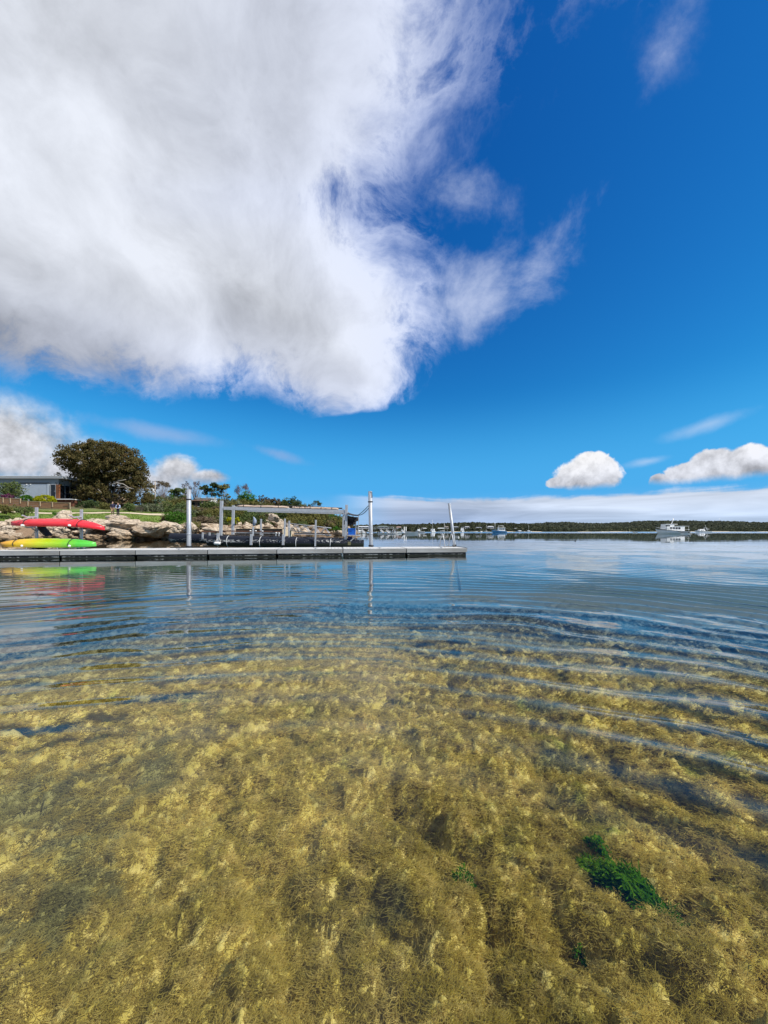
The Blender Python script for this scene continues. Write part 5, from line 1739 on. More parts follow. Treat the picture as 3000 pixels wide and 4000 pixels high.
M_SLEEP = pm('brown_sleeper', (0.27, 0.145, 0.075), 0.9, 0, 0.3, 4, 0.01, (0.14, 0.075, 0.04), 0.5, (0.4, 2, 2))
M_CAPP = pm('pale_timber', (0.44, 0.34, 0.22), 0.9, 0, 0.2, 5)
def garden_wall():
    D = 65.5
    for px0, px1, t0, t1, b0, b1, lab in ((-30, 82, 1943, 1949, 1966, 1968, 'taller step of the brown timber garden wall at the picture edge'), (83, 274, 1957, 1966, 1970, 1983, 'long low step of the brown timber garden wall with a rail end')):
        a = P(px0, t0, D); b = P(px1, t1, D)
        root = empty('garden_wall', (a.x, D, 0)); tag(root, lab, 'wall', 'steps of the garden wall')
        L = b.x - a.x
        n = 3
        for r_ in range(n):
            for c_ in range(3 if L > 6 else 2):
                m_ = 3 if L > 6 else 2
                x0, x1 = L * c_ / m_, L * (c_ + 1) / m_
                za = a.z + (b.z - a.z) * (x0 + x1) / 2 / L
                hb = (P(0, (t0 + t1) / 2, D).z - P(0, (b0 + b1) / 2, D).z + 0.35) / n
                mb = MB(); mb.bar((x0 + .01, 0, a.z + (b.z - a.z) * x0 / L - hb * (r_ + .5)), (x1 - .01, 0, a.z + (b.z - a.z) * x1 / L - hb * (r_ + .5)), 0.14 + RNG.uniform(-.01, .01), hb - 0.02); mb.build('sleeper', M_SLEEP, root)
        mb = MB(); mb.bar((0, -.02, a.z + .03), (L, -.02, b.z + .03), 0.20, 0.06); mb.build('capping', M_CAPP, root)
        for k in range(0, 4):
            x = L * (k + .6) / 4 if k < 3 else L
            z = a.z + (b.z - a.z) * x / L
            mb = MB(); mb.box((x, -.12, z - .35), (0.12, 0.08, 0.85)); mb.build('wall_post', M_CAPP, root)
garden_wall()
# white rail at the wall's end
a, b = P(255, 1965, 65.2), P(274, 1981, 65.2)
root = empty('end_rail', (a.x, 65.2, 0)); tag(root, 'thin pale hand rail at the low end of the garden wall', 'rail')
mb = MB(); mb.bar((0, 0, a.z), (b.x - a.x, 0, a.z + .03), .07, .07); mb.build('rail', M_CAPP, root)
mb = MB(); mb.box((b.x - a.x, 0, (a.z + b.z) / 2 - .15), (.08, .08, a.z - b.z + .5)); mb.build('post', M_CAPP, root)

# ---- bench, white arch, power pole, sheds, log
D = 63.5
a, b = P(521, 1988, D), P(556, 2004, D)
z0 = lh((a.x + b.x) / 2, D)
root = empty('park_bench', ((a.x + b.x) / 2, D, z0), R(-6)); tag(root, 'dark wooden bench beside the path', 'bench')
w = b.x - a.x
M_BEN = pm('bench_timber', (0.10, 0.085, 0.055), 0.85, 0, .3, 5)
for k in range(3):
    mb = MB(); mb.box((0, -.18 + k * .14, .45), (w, .12, .04)); mb.build('seat_slat', M_BEN, root)
    mb = MB(); mb.box((0, .26 + .03 * k, .58 + k * .13), (w, .04, .11)); mb.build('backrest_slat', M_BEN, root)
for s in (-1, 1):
    mb = MB(); mb.box((s * w * .4, -.16, .22), (.08, .08, .44)); mb.build('leg', M_BEN, root)
    mb = MB(); mb.bar((s * w * .4, .22, 0), (s * w * .4, .34, .95), .08, .06); mb.build('leg', M_BEN, root)
D = 78.0
a, b = P(622, 1966, D), P(650, 1979, D)
z0 = lh((a.x + b.x) / 2, D)
root = empty('timber_arch', ((a.x + b.x) / 2, D, 0)); tag(root, 'pale square timber frame standing among the shrubs', 'frame')
w = b.x - a.x
for s in (-1, 1):
    mb = MB(); mb.box((s * w / 2, 0, (a.z + z0) / 2 - .1), (.10, .10, a.z - z0)); mb.build('post', M_CAPP, root)
mb = MB(); mb.box((0, 0, a.z), (w + .3, .12, .14)); mb.build('lintel', M_CAPP, root)
D = 92.0
a, b = P(606, 1878, D), P(606, 1945, D)
root = empty('power_pole', (a.x, D, 0)); tag(root, 'timber power pole with a cross arm above the shrubs', 'power pole')
z0 = lh(a.x, D)
mb = MB(); mb.tube([(0, 0, z0 - .3), (0, 0, a.z)], [.15, .10], 8); mb.build('pole', pm('pale_pole', (0.42, 0.36, 0.29), 0.9), root)
mb = MB(); mb.box((0.1, 0, a.z - .12), (1.7, .12, .12)); mb.build('cross_arm', M_TIMB, root)
for s in (-.7, -.3, .5, .85):
    mb = MB(); mb.lathe([(.05, 0), (.06, .06), (.03, .12)], (s, 0, a.z - .06), 8); mb.build('insulator', M_WHITE, root)
mb = MB(); c_ = P(599, 1917, D); mb.box((c_.x - a.x, -.1, c_.z), (.42, .35, 1.0), (0, -.45, 0)); mb.build('transformer', M_WHITE, root)
def shed(px0, px1, py_t, py_e, py_b, D, wall, roofm, lab, win):
    a, b = P(px0, py_e, D), P(px1, py_b, D)
    root = empty('shed', ((a.x + b.x) / 2, D, 0)); tag(root, lab, 'shed')
    w = b.x - a.x; h = a.z - b.z; zt = P(0, py_t, D).z
    mb = MB(); mb.box((0, 2.5, (a.z + b.z) / 2 - .5), (w, 5, h + 1.0)); mb.build('wall', wall, root)
    mb = MB(); mb.add([(-w / 2 - .3, -.4, a.z), (w / 2 + .3, -.4, a.z), (w / 2 + .3, 5.4, zt), (-w / 2 - .3, 5.4, zt), (-w / 2 - .3, -.4, a.z + .14), (w / 2 + .3, -.4, a.z + .14), (w / 2 + .3, 5.4, zt + .14), (-w / 2 - .3, 5.4, zt + .14)], [(0, 1, 2, 3), (4, 7, 6, 5), (0, 4, 5, 1), (1, 5, 6, 2), (2, 6, 7, 3), (3, 7, 4, 0)]); mb.build('roof', roofm, root)
    for k in range(win):
        x = -w / 2 + w * (k + .5) / win
        mb = MB(); mb.box((x, -.03, (a.z + b.z) / 2), (w / win * .5, .08, h * .5)); ww = mb.build('window', pm('dark_glass', (0.01, 0.013, 0.017), .06), root)
        mb = MB(); mb.box((x, -.05, (a.z + b.z) / 2 - h * .27), (w / win * .6, .12, .07)); mb.build('sill', M_WHITE, ww)
    mb = MB(); mb.box((w * .42, -.03, (a.z + b.z) / 2 - h * .1), (w * .1, .07, h * .8)); mb.build('door', M_WHITE, root)
shed(742, 792, 1946, 1957, 1985, 90, pm('brown_boards', (0.12, 0.075, 0.05), .85, 0, .3, 5), pm('rust_roof', (0.20, 0.115, 0.07), .8, 0, .3, 4), 'brown boarded shed with a low rusty roof behind the pile', 2)
shed(768, 822, 1941, 1947, 1965, 104, M_WHITE, pm('white_roof', (0.72, 0.74, 0.76), .5), 'white shed with a pale roof on the hill', 2)
shed(375, 470, 1925, 1932, 1962, 96, pm('tan_wall', (0.42, 0.30, 0.19), .85), pm('tan_roof', (0.40, 0.33, 0.26), .7), 'tan building glimpsed through the big tree', 3)
D = 62.0
a, b = P(1026, 2061, D), P(1056, 2061, D)
mb = MB(); pts = [(a.x, D + .5, a.z), ((a.x + b.x) / 2, D + .2, a.z + .02), (b.x, D, b.z)]
mb.tube(pts, [.16, .17, .15], 12); tag(mb.build('log', pm('log_timber', (0.17, 0.115, 0.065), .9, 0, .4, 5, .01)), 'short brown log lying on the bank above the dark sea wall', 'log')

# ---- dark sea wall with pale sand behind it, gangway truss
M_WALLT = pm('tarred_timber', (0.040, 0.032, 0.028), .85, 0, .4, 3, .01, (0.10, 0.085, 0.07), .4, (.4, 2, 2))
D = 46.0
a, b = P(922, 2066, D), P(1103, 2071, D)
root = empty('sea_wall', (a.x, D, 0)); tag(root, 'dark timber plank sea wall behind the floating platform', 'sea wall')
L = b.x - a.x
for k in range(4):
    z = a.z - .10 - k * .22
    for c_ in range(3):
        mb = MB(); mb.box((L * (c_ + .5) / 3, RNG.uniform(-.015, .015), z), (L / 3 - .02, .10, .20)); mb.build('plank', M_WALLT, root)
mb = MB(); mb.box((L / 2, 0, a.z + .02), (L, .22, .05)); mb.build('capping', M_CAPP, root)
for k in range(6):
    mb = MB(); mb.box((L * k / 5, -.12, .1), (.14, .12, 1.7)); mb.build('post', M_WALLT, root)
mb = MB(); mb.box((L / 2, 2.5, a.z - .65), (L, 4.8, 1.2)); mb.build('sand_fill', M_PATH, root)
def truss(px0, py0, px1, py1, D0, D1, lab):
    a, b = P(px0, py0, D0), P(px1, py1, D1)
    root = empty('gangway', a); tag(root, lab, 'gangway')
    d = b - a; n = 9
    side = Vector((0, .8, 0))
    for off in (Vector((0, 0, 0)), side):
        mb = MB()
        mb.tube([off + Vector((0, 0, .9)), d + off + Vector((0, 0, .9))], .05, 6); mb.tube([off, d + off], .05, 6); mb.build('chord', M_ALU, root)
        for k in range(n):
            p0 = d * (k / n) + off; p1 = d * ((k + 1) / n) + off
            mb = MB(); mb.tube([p0, p1 + Vector((0, 0, .9))] if k % 2 else [p0 + Vector((0, 0, .9)), p1], .035, 6); mb.build('diagonal', M_ALU, root)
    mb = MB(); mb.add([Vector((0, 0, .06)), d + Vector((0, 0, .06)), d + side + Vector((0, 0, .06)), side + Vector((0, 0, .06))], [(0, 1, 2, 3)]); mb.build('walkway', M_TIMB, root)
truss(1116, 2070, 1290, 2092, 50, 46, 'aluminium truss gangway sloping down to the water behind the platform')

# ================================================================== the couple on the bank
def skinmat(): return pm('skin', (0.55, 0.33, 0.24), .6, 0, .08, 8)
def fig_mesh(tubes, balls, voxel=0.014):
    mb = MB()
    for pts, rad in tubes: mb.tube(pts, rad, 10)
    for c, r in balls: mb.ball(c, r, 12, 10)
    return mb
def remesh(o, v=0.014):
    m = o.modifiers.new('remesh', 'REMESH'); m.mode = 'VOXEL'; m.voxel_size = v; m.use_smooth_shade = True
    s = o.modifiers.new('smooth', 'SMOOTH'); s.iterations = 3; s.factor = .5
def hand(tubes, wrist, d, side):
    """palm and five bent fingers from the wrist along d"""
    w = Vector(wrist); d = Vector(d).normalized()
    s = Vector(side).normalized(); n = d.cross(s).normalized()
    tubes.append(([w, w + d * .05, w + d * .095], [.026, .040, .034]))
    for k, (o_, l) in enumerate(((-.030, .072), (-.010, .082), (.011, .076), (.030, .060))):
        b = w + d * .085 + s * o_
        tubes.append(([b, b + d * l * .5 + n * .006, b + d * l * .85 + n * .022, b + d * l + n * .036], [.0105, .0095, .0085, .007]))
    b = w + d * .03 - s * .032
    tubes.append(([b, b + d * .03 - s * .025, b + d * .062 - s * .030 + n * .012], [.013, .012, .009]))
def person(px, py_feet, D, height, rot, label, top, sleeve, legs, hair, kind):
    k = height / 1.75
    f = P(px, py_feet, D)
    root = empty('person', (f.x, f.y, f.z), rot)
    root.scale = (k, k, k)
    tag(root, label, 'person', 'couple standing on the rock bank')
    # facing -Y
    if kind == 'hips':           # hands in front pockets
        elb = [(-.30, .05, 1.14), (.30, .05, 1.14)]; wr = [(-.20, -.10, .96), (.20, -.10, .96)]; hd = [(0.25, -.2, -1), (-.25, -.2, -1)]
    else:                        # hands clasped in front
        elb = [(-.27, -.02, 1.13), (.27, -.02, 1.13)]; wr = [(-.085, -.20, 1.00), (.085, -.20, 1.00)]; hd = [(1, -.15, -.35), (-1, -.15, -.35)]
    sh = [(-.19, 0, 1.42), (.19, 0, 1.42)]
    tubes = [([(0, 0, 1.40), (0, .005, 1.50), (0, -.01, 1.58)], [.065, .056, .055]),
             ([(0, .01, .90), (0, 0, 1.05), (0, 0, 1.22), (0, .01, 1.36), (0, .01, 1.44)], [.135, .125, .145, .15, .09])]
    balls = [((0, -.012, 1.655), (.077, .095, .115)), ((0, -.10, 1.645), (.016, .022, .024)), ((-.078, .0, 1.65), (.014, .022, .032)), ((.078, .0, 1.65), (.014, .022, .032)), ((0, -.07, 1.575), (.042, .035, .03))]
    for i, s in enumerate((-1, 1)):
        tubes.append(([sh[i], elb[i], wr[i]], [.055, .042, .030]))
        hand(tubes, wr[i], hd[i], (0, 1, .25))
        tubes.append(([(s * .09, 0, .93), (s * .10, -.015, .50), (s * .105, .02, .09)], [.085, .058, .04]))
        tubes.append(([(s * .105, .05, .05), (s * .11, -.06, .045), (s * .115, -.15, .03)], [.042, .044, .030]))
    mb = fig_mesh(tubes, balls)
    body = mb.build('body', skinmat(), root); remesh(body, .012)
    mb = MB()
    mb.ball((-.03, -.098, 1.665), (.012, .006, .007), 8, 6); mb.ball((.03, -.098, 1.665), (.012, .006, .007), 8, 6); mb.build('eyes', M_BLACK, root)
    mb = MB(); mb.ball((0, -.096, 1.598), (.022, .007, .006), 8, 6); mb.build('mouth', pm('lips', (.35, .13, .11), .6), root)
    # hair
    mb = MB(); mb.ball((0, .012, 1.685), (.085, .098, .098), 14, 10)
    if kind != 'hips':
        for s in (-1, 1): mb.tube([(s * .07, .02, 1.68), (s * .085, .02, 1.55), (s * .075, .01, 1.44)], [.035, .035, .018], 8)
    o = mb.build('hair', hair, root); remesh(o, .014)
    # clothes follow the body
    mb = MB()
    mb.tube([(0, .01, .93), (0, .005, 1.05), (0, 0, 1.22), (0, .01, 1.36), (0, .01, 1.455)], [.160, .150, .165, .172, .095], 14)
    for i, s in enumerate((-1, 1)): mb.ball(sh[i], .072, 10, 8)
    if sleeve is None:
        for i in (0, 1): mb.tube([sh[i], elb[i], wr[i]], [.072, .058, .046], 10)
    o = mb.build('jumper' if sleeve is None else 'vest', top, root); remesh(o, .014)
    if sleeve is not None:
        for i in (0, 1):
            mb = MB(); mb.ball(sh[i], .075, 10, 8); mb.tube([sh[i], elb[i], wr[i]], [.073, .060, .048], 10); o = mb.build('sleeve', sleeve, root); remesh(o, .014)
    mb = MB(); mb.tube([(0, .01, .88), (0, .01, .99)], [.155, .150], 14)
    for s in (-1, 1): mb.tube([(s * .085, .005, .95), (s * .10, -.015, .50), (s * .105, .02, .08)], [.105, .082, .068], 12)
    o = mb.build('trousers', legs, root); remesh(o, .014)
    for s in (-1, 1):
        mb = MB(); mb.tube([(s * .105, .065, .045), (s * .11, -.05, .048), (s * .115, -.15, .034), (s * .117, -.185, .028)], [.044, .050, .042, .02], 10); o = mb.build('shoe', M_BLACK if kind != 'hips' else pm('tan_shoe', (.20, .13, .08), .7), root); remesh(o, .012)
M_NAVYJ = pm('navy_wool', (0.026, 0.026, 0.060), .9, 0, .2, 20)
M_TAN = pm('tan_cotton', (0.42, 0.27, 0.155), .9, 0, .15, 12)
M_HAIRG = pm('greying_hair', (0.10, 0.085, 0.075), .8, 0, .3, 20)
M_HAIRD = pm('dark_hair', (0.016, 0.012, 0.012), .7, 0, .3, 20)
person(440, 2010.5, 52.0, 1.74, R(18), 'person in a navy jumper and tan trousers, hands in pockets', M_NAVYJ, None, M_TAN, M_HAIRG, 'hips')
person(461, 2014.0, 51.6, 1.70, R(10), 'person in black with pale blue sleeves, hands clasped in front', pm('black_vest', (0.016, 0.016, 0.030), .85, 0, .2, 20), pm('pale_blue_cotton', (0.45, 0.53, 0.72), .9, 0, .1, 14), pm('black_trousers', (0.008, 0.009, 0.014), .85), M_HAIRD, 'clasp')
mb = MB(); c_ = P(450, 2014, 52.0); 
boulder(ROCKS[4], (c_.x, 52.6, c_.z - 0.62), (1.6, 1.7, 0.62), (0.02, 0.0, 0.3), 'flat pale rock slab the two people stand on', 'large boulders of the rock bank')

# ================================================================== far shore
def hill(name, prof, D0, depth, back, seed, cols):
    """a wooded ridge: prof lists (column, row of its top) in the photograph"""
    rng = np.random.default_rng(seed)
    pxs = np.arange(prof[0][0], prof[-1][0] + 1, 6.0)
    top = np.interp(pxs, [p[0] for p in prof], [p[1] for p in prof])
    Dr = D0 + depth
    H = CAM_H + (HOR - top) / FPX * Dr
    H = H + fbm(pxs * 0.03, pxs * 0, oct=3, seed=seed) * 1.0
    prf = [(-0.04, -1.0), (0.0, -0.15), (0.03, 0.06), (0.15, 0.14), (0.4, 0.42), (0.7, 0.74), (1.0, 0.90), (1.3, 0.75), (1.8, 0.3)]
    V = []
    for t, k in prf:
        d = D0 + depth * t
        V.append(np.stack([(pxs - 1500) / FPX * Dr * (0.75 + 0.25 * d / Dr), np.full_like(pxs, d), np.where(k < 0, k * 2, H * k)], -1))
    V = np.stack(V, 0)
    nr, nc = V.shape[:2]
    V[2:, :, 2] += fbm(V[2:, :, 0] * 0.02, V[2:, :, 1] * 0.02, oct=3, seed=seed + 3) * 1.2
    i = np.arange(nr * nc).reshape(nr, nc)
    f = np.stack([i[:-1, :-1], i[:-1, 1:], i[1:, 1:], i[1:, :-1]], -1).reshape(-1, 4)
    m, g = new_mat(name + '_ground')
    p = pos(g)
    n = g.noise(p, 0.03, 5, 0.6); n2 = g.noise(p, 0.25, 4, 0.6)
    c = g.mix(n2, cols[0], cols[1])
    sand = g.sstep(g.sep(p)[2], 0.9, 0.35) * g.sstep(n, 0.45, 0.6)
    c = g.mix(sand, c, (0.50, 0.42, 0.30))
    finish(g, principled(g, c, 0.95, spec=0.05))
    o = np_mesh(name, V.reshape(-1, 3), f, m, True)
    tag(o, kind='structure')
    return V, pxs, H
ico_v = None
def lumps(name, pts, size, key, label, seed):
    """low trees of a far wood that reads as one mass: leafy lumps of small faces"""
    rng = np.random.default_rng(seed)
    n = len(pts)
    per = 9
    d = rng.normal(size=(n, per, 3)); d /= np.linalg.norm(d, axis=2)[:, :, None]
    d[:, :, 2] = np.abs(d[:, :, 2]) * 0.9
    c = pts[:, None, :] + d * size[:, None, None] * 0.62 + np.array([0, 0, 1])[None, None, :] * size[:, None, None] * 0.25
    c = c.reshape(-1, 3); dd = d.reshape(-1, 3) + rng.normal(0, .3, (n * per, 3))
    ref = rng.normal(size=c.shape)
    t1 = np.cross(dd, ref); t1 /= np.linalg.norm(t1, axis=1)[:, None] + 1e-9
    t2 = np.cross(dd, t1); t2 /= np.linalg.norm(t2, axis=1)[:, None] + 1e-9
    sz = np.repeat(size, per) * (0.35 + 0.35 * rng.random(n * per))
    a, b = t1 * sz[:, None], t2 * sz[:, None]
    v = np.stack([c - a, c - b, c + a, c + b], 1).reshape(-1, 3)
    f = np.arange(len(v)).reshape(-1, 4)
    tint = np.repeat(np.clip(np.repeat(rng.normal(.45, .25, n), per) + rng.normal(0, .12, n * per), 0, 1), 4)
    o = np_mesh(name, v, f, LM(key), False, None, {'tint': tint})
    tag(o, label, 'wood', kind='stuff')
LEAF['farnear'] = ([(0.050, 0.058, 0.036), (0.085, 0.095, 0.058), (0.140, 0.145, 0.088)], 0.3)  # far foliage greyed and lightened by colour to imitate distance haze
LEAF['far'] = ([(0.070, 0.078, 0.056), (0.090, 0.100, 0.068), (0.115, 0.122, 0.082)], 0.3)  # paler still: the haze over the long ridge is put into these tones
def cover(V, n, s0, s1, seed, dens=None):
    rng = np.random.default_rng(seed)
    nr, nc = V.shape[:2]
    r = 2.2 + rng.random(n) * (nr - 3.6)
    c = rng.random(n) * (nc - 2)
    i, j = r.astype(int), c.astype(int)
    fr, fc = (r - i)[:, None], (c - j)[:, None]
    p = (V[i, j] * (1 - fr) + V[i + 1, j] * fr) * (1 - fc) + (V[i, j + 1] * (1 - fr) + V[i + 1, j + 1] * fr) * fc
    sz = s0 + (s1 - s0) * rng.random(n) ** 1.5
    return p, sz
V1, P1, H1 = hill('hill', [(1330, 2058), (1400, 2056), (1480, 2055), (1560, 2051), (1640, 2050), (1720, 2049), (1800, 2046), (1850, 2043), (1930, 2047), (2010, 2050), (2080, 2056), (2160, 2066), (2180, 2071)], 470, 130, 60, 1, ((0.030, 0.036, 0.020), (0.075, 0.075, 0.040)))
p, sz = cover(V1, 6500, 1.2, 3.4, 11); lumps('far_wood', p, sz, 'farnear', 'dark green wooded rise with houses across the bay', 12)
V2, P2, H2 = hill('hill', [(1880, 2052), (2000, 2048), (2100, 2046), (2190, 2040), (2250, 2042), (2310, 2047), (2380, 2044), (2500, 2037), (2620, 2034), (2700, 2036), (2800, 2036), (2880, 2038), (2960, 2043), (3050, 2042), (3300, 2040), (3900, 2046)], 760, 260, 60, 2, ((0.060, 0.066, 0.044), (0.085, 0.088, 0.056)))  # ridge ground colours lifted in place of haze
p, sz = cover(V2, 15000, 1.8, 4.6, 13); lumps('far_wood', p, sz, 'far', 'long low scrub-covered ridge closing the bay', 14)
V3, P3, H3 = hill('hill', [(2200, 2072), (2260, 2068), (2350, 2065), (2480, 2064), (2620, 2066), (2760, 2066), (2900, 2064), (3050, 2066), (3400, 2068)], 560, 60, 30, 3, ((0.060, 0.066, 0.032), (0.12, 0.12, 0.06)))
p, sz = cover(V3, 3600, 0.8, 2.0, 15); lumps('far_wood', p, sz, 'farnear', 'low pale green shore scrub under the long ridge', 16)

# ---- single trees on the far skyline
def far_tree(px, py_top, w_px, D, label, seed, key='farnear'):
    rng = np.random.default_rng(seed)
    x = PX(px, D); zt = P(px, py_top, D).z; w = w_px / FPX * D / 2
    root = empty('far_tree', (x, D, 2.0)); tag(root, label, 'tree', 'tall trees on the far skyline')
    h = zt - 2.0
    crown_part('crown', root, rng, [(0, 0, h - w * .7, w * .9, w * .9, w * .7), (w * .4, 0, h - w * 1.3, w * .6, w * .6, w * .5), (-w * .4, 0, h - w * 1.2, w * .6, w * .6, w * .5)], 36, 12, w * .13, w * .24, key)
    mb = MB(); mb.tube([(0, 0, -1), (w * .1, 0, h * .5), (0, 0, h - w * .5)], [.4, .3, .15], 6); mb.build('trunk', M_BARK, root)
for k, (px, py, w, lab) in enumerate(((1533, 2045, 16, 'round tree above the jetty end on the far skyline'), (1642, 2046, 18, 'flat-headed dark tree left of the masted white boat'), (1710, 2041, 12, 'pointed pine beside the white boat mast'), (1748, 2040, 26, 'broad dark tree just before the leaning pile'), (1776, 2044, 20, 'rounded tree just past the leaning pile'), (1600, 2049, 14, 'small bushy tree over the twin white posts'))):
    far_tree(px, py, w, 505, lab, 900 + k)

# ---- houses on the far shore
def far_house(px, py_base, w_px, h_px, D, wallc, roofc, label, seed):
    rng = random.Random(seed)
    x = PX(px, D); z = P(px, py_base, D).z; w = w_px / FPX * D; h = h_px / FPX * D
    root = empty('far_house', (x, D, z)); tag(root, label, 'house', 'houses on the far shore')
    wm = pm('fh_wall_%d' % seed, wallc, .8); rm = pm('fh_roof_%d' % seed, roofc, .6)
    mb = MB(); mb.box((0, 3, h * .3 - .5), (w, 6, h * .6 + 1)); mb.build('wall', wm, root)
    mb = MB(); mb.add([(-w * .54, -.6, h * .6), (w * .54, -.6, h * .6), (w * .54, 6.6, h * .6), (-w * .54, 6.6, h * .6), (-w * .40, 3, h), (w * .40, 3, h)], [(0, 1, 5, 4), (2, 3, 4, 5), (1, 2, 5), (3, 0, 4), (3, 2, 1, 0)]); mb.build('roof', rm, root)
    n = max(2, int(w / 4))
    for k in range(n):
        xx = -w / 2 + w * (k + .5) / n
        mb = MB(); mb.box((xx, -.03, h * .3), (w / n * .5, .1, h * .28)); mb.build('window', pm('dark_glass', (0.01, 0.013, 0.017), .06), root)
    mb = MB(); mb.box((w * .46, -.03, h * .2), (w * .06, .09, h * .4)); mb.build('door', rm, root)
FH = [(1420, 2063, 42, 8, (.6, .58, .55), (.55, .56, .58), 'long pale house behind the jetty rail'),
 (1495, 2064, 40, 10, (.35, .33, .30), (.10, .13, .11), 'dark green roofed long building behind the jetty'),
 (1558, 2064, 20, 7, (.55, .52, .46), (.45, .30, .24), 'cream house with a reddish roof above the moored launch'),
 (1660, 2068, 14, 6, (.62, .60, .56), (.60, .60, .60), 'small white house left of the masted white boat'),
 (1745, 2063, 15, 7, (.5, .47, .42), (.32, .27, .22), 'tan house behind the sail-shaded boat'),
 (1780, 2063, 22, 7, (.42, .40, .36), (.28, .30, .32), 'grey roofed house right of the leaning pile'),
 (1826, 2063, 18, 7, (.55, .52, .48), (.42, .42, .44), 'pale house above the flybridge boat'),
 (1872, 2065, 20, 6, (.50, .50, .50), (.30, .32, .36), 'low grey house between the flybridge and blue boats'),
 (1918, 2061, 22, 6, (.64, .62, .60), (.66, .66, .66), 'white roofed house up left of the blue boat'),
 (2010, 2069, 16, 6, (.50, .46, .42), (.34, .34, .36), 'small house right of the blue boat'),
 (2050, 2070, 18, 5, (.60, .58, .55), (.40, .40, .42), 'last pale house before the bare ridge')]
for k, h_ in enumerate(FH): far_house(h_[0], h_[1], h_[2], h_[3], 485, h_[4], h_[5], h_[6], k)
mb = MB(); px = 2810; Dm = 1000
root = empty('radio_mast', (PX(px, Dm), Dm, 20)); tag(root, 'thin radio mast on the far ridge', 'mast')
mb.tube([(0, 0, -5), (0, 0, P(px, 2024, Dm).z - 20)], [.35, .2], 6); mb.build('mast_pole', M_ALU, root)
mb = MB(); mb.tube([(-1, 0, 6), (1, 0, 6)], .15, 6); mb.build('antenna', M_ALU, root)

# ================================================================== boats
M_BWH = pm('boat_white', (0.78, 0.78, 0.77), .35, 0, .08, .8)
M_BBL = pm('boat_blue', (0.055, 0.25, 0.50), .4, 0, .15, 1)
M_BGL = pm('boat_glass', (0.012, 0.016, 0.022), .08)
M_BDK = pm('boat_dark', (0.015, 0.016, 0.020), .5)
M_BGY = pm('boat_grey', (0.42, 0.43, 0.44), .5)
M_BTN = pm('boat_tan', (0.50, 0.40, 0.28), .6)
def hull_mb(L, B, Hs, Hb, draft=.35):
    """x from stern (-L/2) to bow (L/2); returns the loft of a planked hull with its deck"""
    mb = MB(); rings = []
    n = 14
    for i in range(n):
        s = i / (n - 1)
        w = B / 2 * (0.86 + .14 * min(1, s * 3)) * (1 - max(0, (s - .42) / .58) ** 2.3) + .02
        z = Hs + (Hb - Hs) * s ** 2.0
        x = -L / 2 + L * s
        rake = .10 * L * max(0, (s - .6) / .4) ** 2
        xk = x - rake
        rings.append([Vector((x, w, z)), Vector(((x * .6 + xk * .4), w * .90, z * .35)), Vector((xk, w * .62, -draft * .5)), Vector((xk, 0, -draft)), Vector((xk, -w * .62, -draft * .5)), Vector(((x * .6 + xk * .4), -w * .90, z * .35)), Vector((x, -w, z)), Vector((x, -w * .8, z - .12)), Vector((x, w * .8, z - .12))])
    mb.loft(rings, True, True, False)
    return mb, rings
def boat(px, py_water, L, B, Hs, Hb, head, hullm, label, parts=(), name='moored_boat', rail=False):
    """parts: (name, material, kind, numbers...) in boat lengths' own metres; head: bearing of the bow, 180 = to the left of the picture"""
    D = FPX * CAM_H / (py_water - HOR)
    root = empty(name, (PX(px, D), D, 0), R(head))
    tag(root, label, 'boat', 'boats lying in the bay')
    mb, rings = hull_mb(L, B, Hs, Hb); hl = mb.build('hull', hullm, root)
    mb = MB()
    for s in (0, 6): mb.tube([r[s] for r in rings], .05, 6)
    mb.build('gunwale', M_BDK if hullm is M_BWH else M_BWH, hl)
    last = None
    for q in parts:
        mb = MB()
        if q[2] == 'box':
            _, m, _, x, y, z, sx, sy, sz = q[:9]
            tp = q[9] if len(q) > 9 else .94
            mb.box((x, y, z + sz / 2), (sx, sy, sz), None, tp)
        elif q[2] == 'tube':
            mb.tube([Vector(v) for v in q[3]], q[4], 6)
        elif q[2] == 'win':                       # row of windows along both sides
            _, m, _, x0, x1, y, z, h, n = q
            for k in range(n):
                xx = x0 + (x1 - x0) * (k + .5) / n
                for s in (-1, 1):
                    w_ = MB(); w_.box((xx, s * y, z), ((x1 - x0) / n * .72, .05, h)); w_.build(q[0], m, last or root)
            continue
        o = mb.build(q[0], q[1], root)
        if q[2] == 'box' and q[0] in ('cabin', 'wheelhouse'): last = o
    if rail:
        mb = MB(); pts = [r[0] + Vector((0, -.12, .65)) for r in rings[6:]]; pts2 = [r[6] + Vector((0, .12, .65)) for r in rings[6:]]
        mb.tube(pts, .03, 6); mb.tube(pts2, .03, 6)
        for r in rings[6::2]:
            for s, o_ in ((0, -.12), (6, .12)): mb.tube([r[s] + Vector((0, o_, 0)), r[s] + Vector((0, o_, .65))], .025, 6)
        mb.build('bow_rail', M_ALU, root)
    return root, D
